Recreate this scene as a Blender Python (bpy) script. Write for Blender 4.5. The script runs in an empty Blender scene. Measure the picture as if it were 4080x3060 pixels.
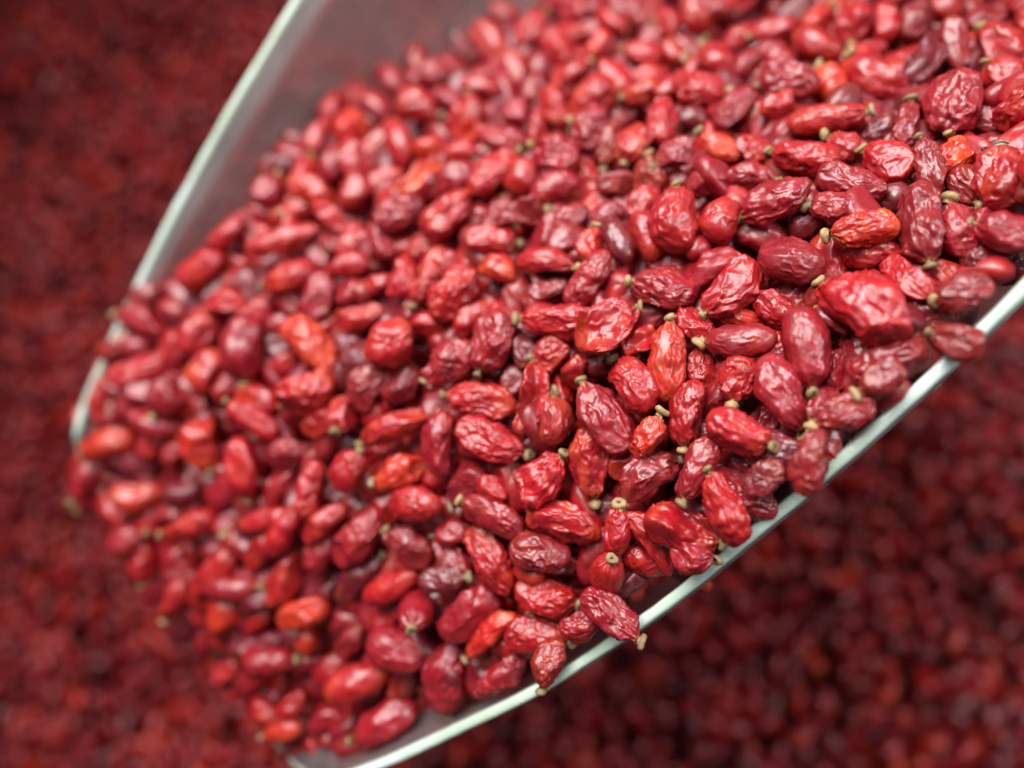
import bpy, bmesh, math
import numpy as np
from mathutils import Quaternion, Vector

# ------------------------------------------------------------------ tables
# lengths in the tables are in millimetres (berries: tenths of a millimetre);
# z is up from the bed of berries.  Each berry: centre, quaternion*1000 (local
# x runs to the stem end), length, width, thickness, shape, colour, stem, label
BERRIES = [
(316,288,1593,439,-251,24,863,124,67,52,'w','r',1,"large bright red deeply wrinkled berry, stem tip upper left, in the central far right heap"),
(398,394,1574,688,134,-200,-685,108,53,39,'w','d',1,"large dusky red deeply wrinkled berry, stem tip down, in the central far right heap"),
(27,184,1483,479,44,112,870,107,55,40,'w','c',1,"large crimson deeply wrinkled berry, stem tip upper left, in the lower right heap"),
(257,248,1563,728,62,-64,-680,101,47,42,'s','c',1,"crimson plump smooth berry, stem tip down, in the central right heap"),
(487,590,1509,644,100,-92,-753,99,66,46,'w','c',1,"large crimson deeply wrinkled berry, stem tip down, in the upper far right heap"),
(226,195,1560,824,-13,63,-563,95,47,35,'w','c',1,"crimson deeply wrinkled berry, stem tip lower right, in the central right heap"),
(186,340,1526,-397,-33,19,917,93,54,40,'w','r',1,"bright red deeply wrinkled berry, stem tip lower left, in the central right heap"),
(-33,57,1432,949,263,-141,-101,107,51,37,'w','r',0,"large bright red deeply wrinkled berry, in the lower middle heap"),
(33,300,1491,952,-65,-14,299,91,58,30,'k','r',1,"large bright red folded papery berry, stem tip upper right, in the central right heap"),
(6,131,1457,712,81,69,-694,96,51,40,'w','r',1,"bright red deeply wrinkled berry, stem tip down, in the lower right heap"),
(254,365,1546,943,-129,-101,-291,83,55,49,'s','d',0,"dusky red plump smooth berry, in the central right heap"),
(248,454,1529,-123,-205,32,970,89,56,42,'w','c',1,"crimson deeply wrinkled berry, stem tip lower left, in the central right heap"),
(109,46,1501,968,-87,-124,-198,92,47,23,'k','r',1,"bright red folded papery berry, stem tip right, near the lower rim"),
(494,448,1569,651,-278,-195,679,87,52,39,'w','r',0,"bright red berry, in the upper far right heap, dusky red one to its left"),
(-171,-61,1337,915,184,-120,339,111,57,49,'n','c',0,"large crimson creased berry, in the lower middle heap"),
(-211,-157,1280,637,129,75,-756,113,59,41,'w','c',1,"large crimson deeply wrinkled berry, stem tip down, near the lower rim"),
(393,281,1570,-239,-182,-72,951,72,50,38,'w','d',1,"dusky red deeply wrinkled berry, stem tip lower left, near the lower rim"),
(104,249,1508,748,-1,-96,656,104,43,38,'n','o',1,"orange-red creased berry, stem tip up, in the central right heap"),
(123,447,1503,705,-101,-126,690,93,58,52,'n','r',1,"large bright red creased berry, stem tip up, in the central right heap"),
(107,351,1499,126,-16,83,988,89,52,38,'w','c',1,"crimson deeply wrinkled berry, stem tip left, in the central right heap"),
(428,702,1427,864,107,-203,-447,109,59,41,'w','r',0,"large bright red deeply wrinkled berry, in the upper far right heap"),
(-556,349,1301,671,-25,181,-719,116,68,61,'n','c',1,"large crimson creased berry, stem tip down, in the central left heap"),
(156,64,1540,555,-163,-318,752,91,42,32,'w','r',1,"bright red deeply wrinkled berry, stem tip up, near the lower rim"),
(-207,530,1381,919,-28,-159,359,105,63,48,'w','r',0,"large bright red deeply wrinkled berry, in the central middle heap, crimson one to its left"),
(-129,167,1435,975,-25,44,-218,101,49,35,'w','r',1,"bright red deeply wrinkled berry, stem tip lower right, in the lower middle heap"),
(-135,11,1381,861,132,-72,-486,106,47,33,'w','r',0,"bright red deeply wrinkled berry, in the lower middle heap"),
(-127,304,1445,552,132,-58,-822,90,56,41,'w','c',1,"crimson deeply wrinkled berry, stem tip down, in the central middle heap"),
(-34,320,1472,70,-134,-225,962,101,48,34,'w','r',1,"bright red berry, in the central middle heap, dusky red one to its upper left"),
(-62,112,1445,924,-37,-167,342,86,53,38,'w','r',1,"bright red deeply wrinkled berry, stem tip upper right, in the lower middle heap"),
(-186,390,1411,853,209,45,477,96,57,43,'w','r',0,"bright red deeply wrinkled berry, in the central middle heap, bright red one to its left"),
(-433,350,1326,911,26,-79,-404,122,60,44,'w','o',0,"large orange-red deeply wrinkled berry, in the central left heap"),
(78,111,1491,955,56,-10,292,83,46,36,'w','d',1,"dusky red deeply wrinkled berry, stem tip upper right, in the lower right heap"),
(-287,-119,1273,985,56,20,-162,97,59,55,'s','c',1,"large crimson plump smooth berry, stem tip right, in the lower middle heap"),
(339,469,1531,925,268,-180,-203,90,44,30,'w','c',0,"crimson deeply wrinkled berry, in the upper far right heap, crimson one to its lower left"),
(173,150,1558,959,93,-107,-245,76,44,37,'n','r',1,"bright red creased berry, stem tip lower right, in the lower right heap"),
(-352,44,1296,913,-2,-133,385,111,53,38,'w','c',0,"large crimson deeply wrinkled berry, in the lower middle heap"),
(-318,-230,1211,-236,-93,228,940,114,54,42,'w','c',1,"large crimson deeply wrinkled berry, stem tip lower left, near the lower rim"),
(-428,263,1339,960,208,82,168,97,61,46,'w','r',0,"bright red berry, in the central left heap, bright red one to its lower right"),
(301,533,1493,260,-139,209,933,95,46,41,'n','r',1,"bright red creased berry, in the upper right heap, bright red one to its upper right"),
(123,183,1512,577,289,-209,-735,84,42,30,'w','r',1,"bright red deeply wrinkled berry, stem tip down, in the central right heap"),
(-127,67,1408,184,-171,-392,885,97,47,33,'w','c',1,"crimson deeply wrinkled berry, stem tip upper left, in the lower middle heap"),
(59,226,1503,443,-292,-147,835,84,49,38,'w','r',1,"bright red deeply wrinkled berry, stem tip upper left, in the central right heap"),
(-192,280,1419,-281,-48,-84,955,90,53,39,'w','c',1,"crimson deeply wrinkled berry, stem tip lower left, in the central middle heap"),
(187,265,1541,100,-218,142,960,88,40,36,'s','c',1,"crimson plump smooth berry, stem tip left, in the central right heap"),
(-807,354,1178,971,63,88,213,135,51,42,'n','r',1,"large bright red creased berry, stem tip right, near the left rim"),
(-71,-88,1372,981,-103,-152,-62,95,46,36,'w','r',1,"bright red deeply wrinkled berry, stem tip right, near the lower rim"),
(-59,-39,1391,988,32,-93,-115,87,48,36,'w','r',1,"bright red deeply wrinkled berry, stem tip right, in the lower middle heap"),
(583,645,1471,503,-121,-117,848,75,57,41,'w','r',1,"bright red deeply wrinkled berry, in the upper far right heap, bright red one below"),
(-280,321,1403,914,96,-140,368,80,64,57,'n','r',0,"large bright red creased berry, in the central middle heap"),
(-142,223,1431,103,-25,-29,994,97,45,34,'w','r',1,"bright red deeply wrinkled berry, in the central middle heap, bright red one below"),
(25,-55,1444,933,-21,-75,-351,88,42,31,'w','c',1,"crimson deeply wrinkled berry, stem tip lower right, lying on the lower rim"),
(242,113,1580,742,-213,-317,551,74,39,29,'w','d',0,"small dusky red deeply wrinkled berry, lying on the lower rim"),
(-283,195,1372,-198,-35,-492,847,123,43,30,'w','r',1,"large bright red deeply wrinkled berry, stem tip lower left, in the lower middle heap"),
(-364,-174,1218,980,91,-28,173,107,55,51,'s','r',0,"large bright red plump smooth berry, in the lower middle heap"),
(130,113,1532,515,100,-44,-850,81,39,27,'w','c',1,"crimson deeply wrinkled berry, stem tip lower left, in the lower right heap"),
(-136,609,1368,942,-67,-76,320,102,55,39,'w','r',1,"large bright red deeply wrinkled berry, stem tip upper right, in the upper middle heap"),
(343,604,1468,976,-131,-162,-56,103,42,39,'s','r',1,"bright red plump smooth berry, stem tip right, in the upper right heap"),
(80,35,1472,428,57,-41,901,96,35,27,'w','r',1,"bright red deeply wrinkled berry, stem tip upper left, in the lower right heap"),
(310,702,1426,939,129,-135,-287,89,57,42,'w','c',0,"crimson deeply wrinkled berry lying level, in the upper right heap"),
(337,391,1564,-25,-109,-160,981,76,42,29,'w','o',1,"orange-red deeply wrinkled berry, stem tip left, in the central far right heap"),
(-556,154,1268,647,344,-54,-678,108,55,46,'n','r',1,"large bright red creased berry, stem tip down, in the lower left heap"),
(474,363,1602,275,-105,139,945,67,41,39,'s','c',1,"small crimson plump smooth berry, stem tip left, near the lower rim"),
(397,509,1514,377,-223,-55,897,72,50,40,'n','r',1,"bright red creased berry, stem tip upper left, in the upper far right heap"),
(-65,20,1421,979,-177,-29,-93,81,46,33,'w','d',0,"dusky red deeply wrinkled berry, in the lower middle heap"),
(-207,170,1404,738,-70,-177,647,97,42,35,'n','c',0,"crimson creased berry, in the lower middle heap"),
(-650,204,1227,766,-59,130,-626,91,67,50,'w','o',1,"large orange-red deeply wrinkled berry, stem tip down, in the lower left heap"),
(26,743,1349,-366,-51,-46,928,89,64,48,'w','r',1,"large bright red deeply wrinkled berry, stem tip lower left, in the upper right heap"),
(-509,546,1287,992,63,-7,109,135,46,33,'w','r',0,"large bright red deeply wrinkled berry, in the central left heap, bright red one above"),
(9,380,1469,888,101,-77,443,91,40,30,'w','c',0,"crimson deeply wrinkled berry, in the central right heap"),
(-262,31,1332,327,66,-109,936,86,48,38,'w','d',1,"dusky red deeply wrinkled berry, stem tip upper left, in the lower middle heap"),
(416,292,1609,968,-122,-191,107,59,42,32,'w','d',0,"small dusky red deeply wrinkled berry, near the lower rim"),
(-670,403,1242,839,47,50,540,97,64,47,'w','r',0,"large bright red deeply wrinkled berry slanting up rightward, in the central left heap"),
(-164,996,1167,841,166,17,-514,135,56,45,'n','r',0,"large bright red creased berry, in the upper middle heap, bright red one above"),
(-642,-10,1155,862,354,3,362,121,55,45,'n','r',0,"large bright red creased berry, near the scoop mouth"),
(284,166,1585,-165,-130,-91,974,63,39,27,'w','d',1,"small dusky red deeply wrinkled berry, stem tip left, near the lower rim"),
(654,835,1360,996,56,-63,22,93,51,36,'w','c',0,"crimson deeply wrinkled berry lying level, in the upper far right heap, bright red one below"),
(-125,-148,1335,906,247,-6,343,92,42,30,'w','c',0,"crimson deeply wrinkled berry, lying on the lower rim"),
(340,223,1578,957,120,-215,155,95,50,38,'w','d',0,"dusky red deeply wrinkled berry, near the lower rim"),
(-288,556,1356,981,5,-44,187,86,57,43,'w','c',0,"crimson deeply wrinkled berry, in the central middle heap"),
(226,126,1543,160,-115,15,980,96,52,45,'n','p',0,"dark plum creased berry lying level, near the lower rim"),
(-98,507,1408,990,-111,-68,50,96,42,20,'k','d',1,"dusky red folded papery berry, stem tip right, in the central middle heap"),
(-38,187,1459,709,73,24,701,69,45,41,'n','b',1,"brownish red creased berry, stem tip up, in the lower middle heap"),
(-270,135,1361,984,74,-4,165,88,44,38,'n','o',1,"orange-red creased berry, stem tip right, in the lower middle heap"),
(-491,-17,1223,802,175,33,570,99,50,43,'n','r',0,"bright red creased berry standing upright, in the lower left heap, crimson one to its left"),
(-36,611,1400,259,-30,-116,958,76,58,51,'n','c',1,"crimson creased berry, stem tip upper left, in the upper middle heap"),
(600,726,1443,549,-268,-56,790,91,48,37,'w','r',1,"bright red deeply wrinkled berry, in the upper far right heap, crimson one above"),
(373,324,1578,801,-3,-289,-525,82,35,26,'w','r',1,"small bright red deeply wrinkled berry, stem tip lower right, in the central far right heap"),
(-247,88,1362,969,165,-184,12,88,48,40,'n','r',0,"bright red creased berry lying level, in the lower middle heap"),
(-483,466,1311,-155,-26,55,986,99,51,43,'n','r',1,"large bright red creased berry, stem tip left, in the central left heap"),
(-326,266,1362,869,90,-61,482,82,48,36,'w','d',1,"dusky red deeply wrinkled berry, stem tip upper right, in the central middle heap"),
(-888,221,1130,-146,-52,-100,983,111,63,55,'n','o',1,"large orange-red creased berry, stem tip left, near the scoop mouth"),
(-675,515,1247,943,166,-107,268,104,58,49,'n','r',0,"large bright red creased berry, near the left rim"),
(-425,431,1319,749,-183,-145,620,88,52,39,'w','c',0,"crimson deeply wrinkled berry standing upright, in the central left heap"),
(-531,-151,1162,997,57,-56,0,101,52,44,'n','c',1,"large crimson creased berry, stem tip right, near the scoop mouth"),
(-71,219,1459,761,109,59,637,100,35,17,'k','r',1,"bright red folded papery berry, stem tip up, in the central middle heap"),
(191,712,1397,990,25,-99,-101,75,54,39,'w','r',1,"bright red deeply wrinkled berry, stem tip right, in the upper right heap"),
(182,440,1507,811,-161,-171,535,65,45,44,'s','r',0,"small bright red plump smooth berry, in the central right heap"),
(181,218,1538,611,102,31,-785,57,41,30,'w','r',1,"small bright red deeply wrinkled berry, stem tip down, in the central right heap"),
(-530,230,1292,324,167,-178,914,100,43,36,'n','r',1,"bright red creased berry, stem tip upper left, in the lower left heap"),
(-400,227,1312,964,98,-12,246,91,43,37,'n','r',0,"bright red creased berry slanting up rightward, in the lower middle heap"),
(-51,418,1445,980,54,-149,-117,89,38,34,'s','r',1,"bright red plump smooth berry, stem tip right, in the central middle heap"),
(91,438,1478,789,-20,-52,-611,78,40,39,'s','r',0,"bright red plump smooth berry, in the central right heap"),
(-634,581,1249,904,-234,-169,314,95,56,39,'w','r',0,"large bright red deeply wrinkled berry, near the left rim"),
(-294,-28,1296,967,44,-154,196,101,39,35,'s','r',0,"bright red plump smooth berry, in the lower middle heap"),
(82,618,1411,506,92,-245,-822,72,56,39,'w','r',1,"bright red deeply wrinkled berry, stem tip lower left, in the upper right heap"),
(74,153,1504,860,-77,-256,435,68,35,24,'w','o',1,"small orange-red deeply wrinkled berry, stem tip upper right, in the lower right heap"),
(-457,-72,1217,904,371,-81,198,98,47,42,'n','o',0,"orange-red creased berry, in the lower left heap"),
(-249,-61,1324,678,-291,-457,-496,81,50,45,'e','c',1,"crimson end-on berry, stem tip down, in the lower middle heap"),
(-653,333,1234,857,-39,-61,510,83,55,39,'w','r',0,"bright red deeply wrinkled berry, in the central left heap, crimson one to its lower left"),
(-133,472,1406,996,-59,31,-55,76,44,37,'n','r',1,"bright red creased berry, stem tip right, in the central middle heap"),
(-141,-89,1343,-293,-240,147,914,100,35,30,'n','o',1,"orange-red creased berry, stem tip lower left, in the lower middle heap"),
(-423,118,1303,742,259,157,598,90,41,36,'n','r',0,"bright red creased berry standing upright, in the lower left heap, bright red one below"),
(-428,811,1209,726,-126,-84,670,81,69,50,'w','o',0,"large orange-red deeply wrinkled berry, in the upper middle heap"),
(-37,553,1410,980,57,-43,188,79,42,35,'n','c',0,"crimson creased berry slanting up rightward, in the upper middle heap, crimson one above"),
(376,799,1373,903,-91,-110,-406,91,45,41,'s','r',0,"bright red plump smooth berry, in the upper right heap"),
(-681,70,1182,-156,51,-376,912,97,51,44,'n','r',1,"bright red creased berry, stem tip left, in the lower left heap"),
(545,549,1544,680,189,-593,387,61,46,35,'w','r',1,"small bright red deeply wrinkled berry, stem tip upper right, in the upper far right heap"),
(-289,818,1249,961,148,-65,-225,88,61,54,'n','r',1,"large bright red creased berry, stem tip right, in the upper middle heap"),
(19,658,1398,817,-34,-36,575,75,52,37,'w','c',0,"crimson deeply wrinkled berry standing upright, in the upper right heap"),
(-812,125,1133,968,203,144,26,100,51,41,'n','o',1,"large orange-red creased berry, stem tip right, near the scoop mouth"),
(-622,-79,1145,824,129,-79,546,89,53,47,'s','o',0,"orange-red plump smooth berry, near the scoop mouth"),
(-34,741,1333,844,86,-32,-529,83,52,38,'w','r',1,"bright red deeply wrinkled berry, stem tip lower right, in the upper middle heap"),
(-354,140,1341,882,32,-275,381,72,52,46,'n','r',1,"bright red creased berry, stem tip upper right, in the lower middle heap"),
(-730,293,1220,-497,49,-209,841,78,60,43,'w','c',1,"crimson deeply wrinkled berry, stem tip lower left, in the central left heap"),
(-53,-118,1401,559,59,-76,-824,65,40,36,'n','b',1,"small brownish red creased berry, stem tip down, lying on the lower rim"),
(-380,626,1296,846,-122,-91,511,78,55,46,'n','r',0,"bright red creased berry slanting up rightward, in the upper middle heap, bright red one above"),
(237,673,1411,913,-82,16,400,91,40,28,'w','c',1,"crimson deeply wrinkled berry, stem tip upper right, in the upper right heap"),
(433,483,1541,631,-223,-198,717,82,35,25,'w','d',1,"dusky red berry, in the upper far right heap, orange-red one to its upper right"),
(501,710,1435,-443,-81,119,885,105,35,16,'k','p',1,"dark plum folded papery berry, stem tip lower left, in the upper far right heap"),
(23,-7,1444,701,214,-484,479,69,43,38,'e','r',1,"small bright red end-on berry, stem tip up, in the lower right heap"),
(-320,741,1262,815,84,-100,-565,108,47,41,'s','r',0,"large bright red plump smooth berry, in the upper middle heap"),
(-818,445,1180,182,71,-167,966,107,49,42,'n','c',1,"large crimson creased berry, stem tip left, lying on the left rim"),
(127,657,1407,749,-50,33,659,84,43,33,'w','r',0,"bright red deeply wrinkled berry, in the upper right heap"),
(35,44,1466,770,-58,-224,595,61,36,29,'n','r',1,"small bright red creased berry, stem tip up, in the lower right heap"),
(467,500,1533,875,-43,-58,478,59,39,19,'k','o',0,"small orange-red folded papery berry, in the upper far right heap"),
(177,84,1517,979,9,3,-204,91,50,38,'w','c',0,"crimson deeply wrinkled berry lying level, near the lower rim"),
(470,454,1547,776,77,-163,-604,57,36,26,'w','d',1,"small dusky red deeply wrinkled berry, stem tip lower right, in the upper far right heap"),
(-394,691,1279,797,166,17,-581,90,50,41,'n','r',0,"bright red creased berry standing upright, in the upper middle heap"),
(-504,694,1234,658,-341,-131,658,101,51,46,'n','r',1,"large bright red creased berry, stem tip up, in the upper left heap"),
(-417,24,1260,847,217,-3,485,79,43,39,'s','c',0,"crimson plump smooth berry, in the lower left heap"),
(-597,-32,1189,998,17,-55,-34,103,43,40,'s','c',1,"crimson plump smooth berry, stem tip right, near the scoop mouth"),
(-481,56,1266,841,232,33,488,89,40,33,'n','r',0,"bright red creased berry, in the lower left heap, bright red one to its upper left"),
(-405,65,1291,920,214,-47,324,89,39,34,'n','r',0,"bright red creased berry slanting up rightward, in the lower left heap, crimson one below"),
(-35,954,1211,839,-31,-4,-544,104,51,45,'n','r',0,"large bright red creased berry, in the upper middle heap, orange-red one to its right"),
(63,808,1310,823,31,-109,-556,87,48,43,'n','r',1,"bright red creased berry, in the upper right heap, bright red one to its lower right"),
(496,858,1339,686,-249,-200,654,83,46,32,'w','r',0,"bright red berry, in the upper far right heap, dusky red one to its right"),
(-273,430,1382,780,-24,-25,624,76,41,30,'w','r',0,"bright red deeply wrinkled berry, in the central middle heap"),
(-947,167,1097,522,-19,17,-853,94,51,41,'n','c',1,"crimson creased berry, stem tip lower left, at the lip of the scoop mouth"),
(48,438,1471,812,150,-248,-507,83,35,34,'s','p',0,"small dark plum plump smooth berry, in the central right heap"),
(444,855,1348,652,177,-151,-722,72,54,42,'w','r',1,"bright red deeply wrinkled berry, stem tip down, in the upper far right heap"),
(434,379,1580,637,-94,-108,757,68,35,26,'w','c',1,"small crimson deeply wrinkled berry, stem tip up, in the central far right heap"),
(392,230,1628,255,-192,-112,941,52,35,27,'w','d',1,"small dusky red deeply wrinkled berry, stem tip left, lying on the lower rim"),
(139,571,1454,-153,-118,-7,981,60,43,30,'w','c',1,"small crimson deeply wrinkled berry, stem tip lower left, in the upper right heap"),
(540,847,1355,872,29,-30,487,77,48,36,'w','d',0,"dusky red deeply wrinkled berry, in the upper far right heap"),
(-28,1121,1129,280,-208,-42,936,135,44,35,'n','c',1,"large crimson creased berry, stem tip left, in the upper middle heap"),
(548,739,1431,695,210,-143,-673,86,35,27,'w','d',1,"small dusky red deeply wrinkled berry, stem tip down, in the upper far right heap"),
(191,108,1502,614,407,-222,-639,86,50,35,'w','p',0,"dark plum deeply wrinkled berry, near the lower rim, dark plum one to its right"),
(-207,-16,1353,992,1,-121,41,71,36,29,'n','p',1,"small dark plum creased berry, stem tip right, in the lower middle heap"),
(-468,649,1263,954,126,26,-272,78,50,38,'w','o',0,"orange-red deeply wrinkled berry, in the upper left heap"),
(-440,711,1249,867,24,-59,495,76,50,37,'w','c',1,"crimson deeply wrinkled berry, stem tip upper right, in the upper middle heap"),
(313,435,1542,83,-93,-78,989,56,35,28,'n','c',1,"small crimson creased berry, stem tip left, in the central far right heap"),
(-365,227,1345,567,-270,-84,-774,64,47,40,'n','r',1,"small bright red creased berry, stem tip lower left, in the central middle heap"),
(107,746,1351,-118,2,18,993,68,43,36,'n','r',1,"bright red creased berry, in the upper right heap, bright red one to its upper left"),
(226,811,1341,498,-127,74,855,79,44,38,'n','r',1,"bright red creased berry, stem tip upper left, in the upper right heap"),
(172,514,1474,-136,-193,-116,965,57,37,27,'w','c',0,"small crimson deeply wrinkled berry, in the upper right heap"),
(201,585,1447,324,-35,-62,943,69,35,28,'n','o',1,"small orange-red creased berry, stem tip upper left, in the upper right heap"),
(-834,49,1120,986,32,-7,164,72,55,49,'n','c',1,"crimson creased berry, stem tip right, at the lip of the scoop mouth"),
(333,881,1309,-47,-101,-78,991,76,40,33,'n','r',1,"small bright red creased berry, stem tip left, in the upper right heap, crimson one below"),
(-13,-71,1420,955,5,-158,250,61,35,28,'n','c',0,"small crimson creased berry, near the lower rim"),
(115,860,1295,220,-1,173,960,74,44,37,'n','r',1,"bright red creased berry, stem tip left, in the upper right heap, bright red one below"),
(-275,939,1176,904,-8,38,425,70,58,52,'n','c',0,"crimson creased berry, in the upper middle heap, bright red one to its lower left"),
(-374,472,1339,995,-40,-83,27,71,40,35,'n','r',0,"small bright red creased berry lying level, in the central middle heap"),
(-567,672,1235,809,3,115,577,71,52,43,'n','c',1,"crimson creased berry, stem tip upper right, in the upper left heap"),
(-613,444,1266,999,-17,-34,-32,84,41,34,'n','r',1,"bright red creased berry, stem tip right, in the central left heap"),
(-833,285,1155,969,101,-109,200,82,49,39,'n','c',0,"crimson creased berry, near the left rim"),
(-458,940,1132,837,-6,28,546,87,51,41,'n','r',1,"bright red creased berry, in the upper middle heap, bright red one to its lower left"),
(14,432,1464,781,-49,-106,613,52,37,34,'n','o',1,"small orange-red creased berry, stem tip up, in the central right heap"),
(212,948,1269,759,404,-95,-502,68,49,41,'n','r',1,"bright red creased berry, in the upper right heap, bright red one to its left"),
(-376,522,1323,794,25,49,606,72,39,33,'n','r',0,"small bright red creased berry standing upright, in the central middle heap"),
(-497,805,1194,829,-102,-32,548,85,45,36,'n','r',0,"bright red creased berry, in the upper left heap"),
(-524,-272,1097,-135,-109,-247,953,83,41,36,'n','o',1,"orange-red creased berry, stem tip left, at the lip of the scoop mouth"),
(-154,1151,1073,932,175,-57,-313,88,55,49,'s','r',0,"bright red plump smooth berry slanting down rightward, in the upper middle heap"),
(199,97,1557,909,-80,-221,344,52,35,26,'w','p',0,"small dark plum deeply wrinkled berry, near the lower rim"),
(-88,1041,1163,905,63,67,415,88,48,41,'n','r',1,"bright red creased berry, in the upper middle heap, bright red one to its lower right"),
(152,743,1366,932,59,49,355,74,36,32,'n','r',0,"small bright red creased berry slanting up rightward, in the upper right heap"),
(-737,-57,1107,516,46,152,-842,83,40,35,'n','r',1,"bright red creased berry, stem tip lower left, at the lip of the scoop mouth"),
(-175,846,1254,984,19,-60,-167,84,38,36,'s','r',0,"bright red plump smooth berry lying level, in the upper middle heap"),
(404,889,1316,921,-13,9,389,65,43,35,'n','o',1,"small orange-red creased berry, stem tip upper right, in the upper right heap"),
(-814,2,1093,613,30,211,-761,65,47,41,'n','r',1,"small bright red creased berry, stem tip down, at the lip of the scoop mouth"),
(119,12,1503,961,202,-96,-162,52,35,30,'n','c',1,"small crimson creased berry, stem tip right, lying on the lower rim"),
(-383,-274,1160,991,-28,-80,99,68,35,28,'n','d',1,"small dusky red creased berry, stem tip right, near the lower rim"),
(140,1040,1185,856,38,50,513,78,43,35,'n','c',0,"crimson creased berry slanting up rightward, in the upper right heap"),
(-507,-227,1114,922,172,-103,332,69,38,32,'n','r',0,"small bright red creased berry, near the scoop mouth"),
(-97,-99,1330,-42,-133,-175,975,104,51,44,'n','r',1,"large bright red creased berry, stem tip left, near the lower rim"),
(-487,891,1162,648,-73,-69,-755,78,45,39,'n','r',1,"bright red creased berry, stem tip down, in the upper middle heap"),
(-566,-240,1081,932,46,-60,-355,63,36,29,'n','r',0,"small bright red creased berry, at the lip of the scoop mouth"),
(318,198,1609,-286,-190,-42,938,52,35,29,'n','d',1,"small dusky red creased berry, stem tip lower left, near the lower rim"),
(172,965,1240,823,18,-56,-566,71,38,33,'n','r',0,"small bright red creased berry slanting down rightward, in the upper right heap"),
(262,994,1240,136,-76,144,977,63,39,32,'n','o',1,"small orange-red creased berry, stem tip left, in the upper right heap"),
(39,905,1271,-473,-128,64,869,58,38,32,'n','o',1,"small orange-red creased berry, stem tip lower left, in the upper right heap"),
(-26,-61,1371,-13,-36,-255,966,100,44,34,'w','p',1,"dark plum deeply wrinkled berry, stem tip left, near the lower rim"),
(263,158,1532,497,-44,-3,867,99,50,43,'n','r',1,"bright red creased berry, stem tip upper left, near the lower rim"),
(392,324,1512,-369,-254,24,894,100,50,40,'n','c',0,"crimson creased berry, in the central far right heap"),
(305,191,1506,740,-65,-188,642,87,55,42,'w','p',0,"dark plum deeply wrinkled berry, near the lower rim, dusky red one to its lower right"),
(-513,345,1270,491,89,-92,862,98,51,39,'w','p',1,"dark plum deeply wrinkled berry, stem tip upper left, in the central left heap"),
(482,365,1556,746,291,-268,-535,103,48,37,'w','c',0,"crimson deeply wrinkled berry slanting down rightward, near the lower rim"),
(-543,191,1243,800,37,-108,590,97,51,37,'w','c',1,"crimson deeply wrinkled berry, in the lower left heap, bright red one to its lower left"),
(315,281,1517,989,104,-106,-18,99,50,34,'w','c',0,"crimson deeply wrinkled berry, in the central far right heap"),
(-170,112,1393,-389,-233,26,891,74,48,43,'n','d',1,"dusky red creased berry, stem tip lower left, in the lower middle heap"),
(328,247,1540,690,53,61,-719,98,48,40,'n','c',1,"crimson creased berry, stem tip down, in the central far right heap"),
(-697,473,1198,-445,-204,163,857,99,56,50,'n','p',1,"large dark plum creased berry, stem tip lower left, in the central left heap"),
(263,346,1506,649,-219,-209,698,103,54,42,'w','r',0,"large bright red deeply wrinkled berry standing upright, in the central right heap"),
(-515,75,1239,973,192,-90,86,114,45,38,'n','r',1,"large bright red creased berry, stem tip right, in the lower left heap"),
(-563,305,1253,570,-56,-61,818,85,56,43,'w','c',1,"crimson deeply wrinkled berry, stem tip up, in the central left heap"),
(174,263,1475,-133,-128,145,972,98,54,46,'n','c',0,"large crimson creased berry, in the central right heap"),
(312,267,1484,545,185,-141,-805,95,50,42,'n','r',0,"bright red creased berry, in the central right heap, crimson one to its upper right"),
(-614,-115,1102,971,57,40,-230,96,51,39,'w','d',1,"dusky red deeply wrinkled berry, stem tip lower right, near the scoop mouth"),
(-269,266,1370,905,69,-4,420,70,49,41,'n','d',0,"dusky red creased berry, in the central middle heap"),
(76,8,1442,956,277,24,-96,70,35,29,'n','r',0,"small bright red creased berry, near the lower rim"),
(-196,13,1335,372,-161,-188,895,76,42,36,'n','c',1,"crimson creased berry, stem tip upper left, in the lower middle heap"),
(151,168,1468,38,-138,158,977,95,53,48,'n','c',1,"crimson creased berry, stem tip left, in the lower right heap"),
(-630,41,1149,967,167,18,190,107,45,40,'n','c',0,"crimson creased berry, in the lower left heap"),
(-602,601,1219,958,-232,104,-137,96,55,39,'w','r',1,"large bright red deeply wrinkled berry, stem tip right, in the central left heap"),
(535,578,1495,839,91,-290,-451,73,39,28,'w','c',0,"small crimson deeply wrinkled berry, in the upper far right heap"),
(236,308,1526,376,-100,-237,890,62,36,28,'w','r',1,"bright red berry, in the central right heap, bright red one to its upper right"),
(-358,-16,1259,910,177,-92,363,105,38,31,'n','p',1,"dark plum creased berry, stem tip upper right, in the lower middle heap"),
(-556,60,1198,948,1,133,-290,77,54,40,'w','p',0,"dark plum deeply wrinkled berry slanting down rightward, in the lower left heap"),
(-807,70,1095,527,70,201,-823,104,53,41,'w','r',1,"large bright red deeply wrinkled berry, stem tip down, at the lip of the scoop mouth"),
(-89,591,1378,866,-21,-62,496,62,58,48,'n','r',0,"bright red creased berry, in the upper middle heap, bright red one to its left"),
(-555,417,1270,904,280,74,315,97,44,33,'w','r',0,"bright red berry, in the central left heap, bright red one to its upper left"),
(-661,-54,1114,-80,-48,-304,948,105,50,42,'n','r',1,"large bright red creased berry, stem tip left, near the scoop mouth"),
(223,174,1498,-413,-126,143,891,94,50,36,'w','c',0,"crimson deeply wrinkled berry, in the lower right heap"),
(-546,97,1214,75,-9,-294,953,86,49,37,'w','d',0,"dusky red deeply wrinkled berry, in the lower left heap"),
(-44,279,1452,-448,-40,-159,879,60,44,31,'w','r',1,"bright red deeply wrinkled berry, in the central middle heap, crimson one to its right"),
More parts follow.
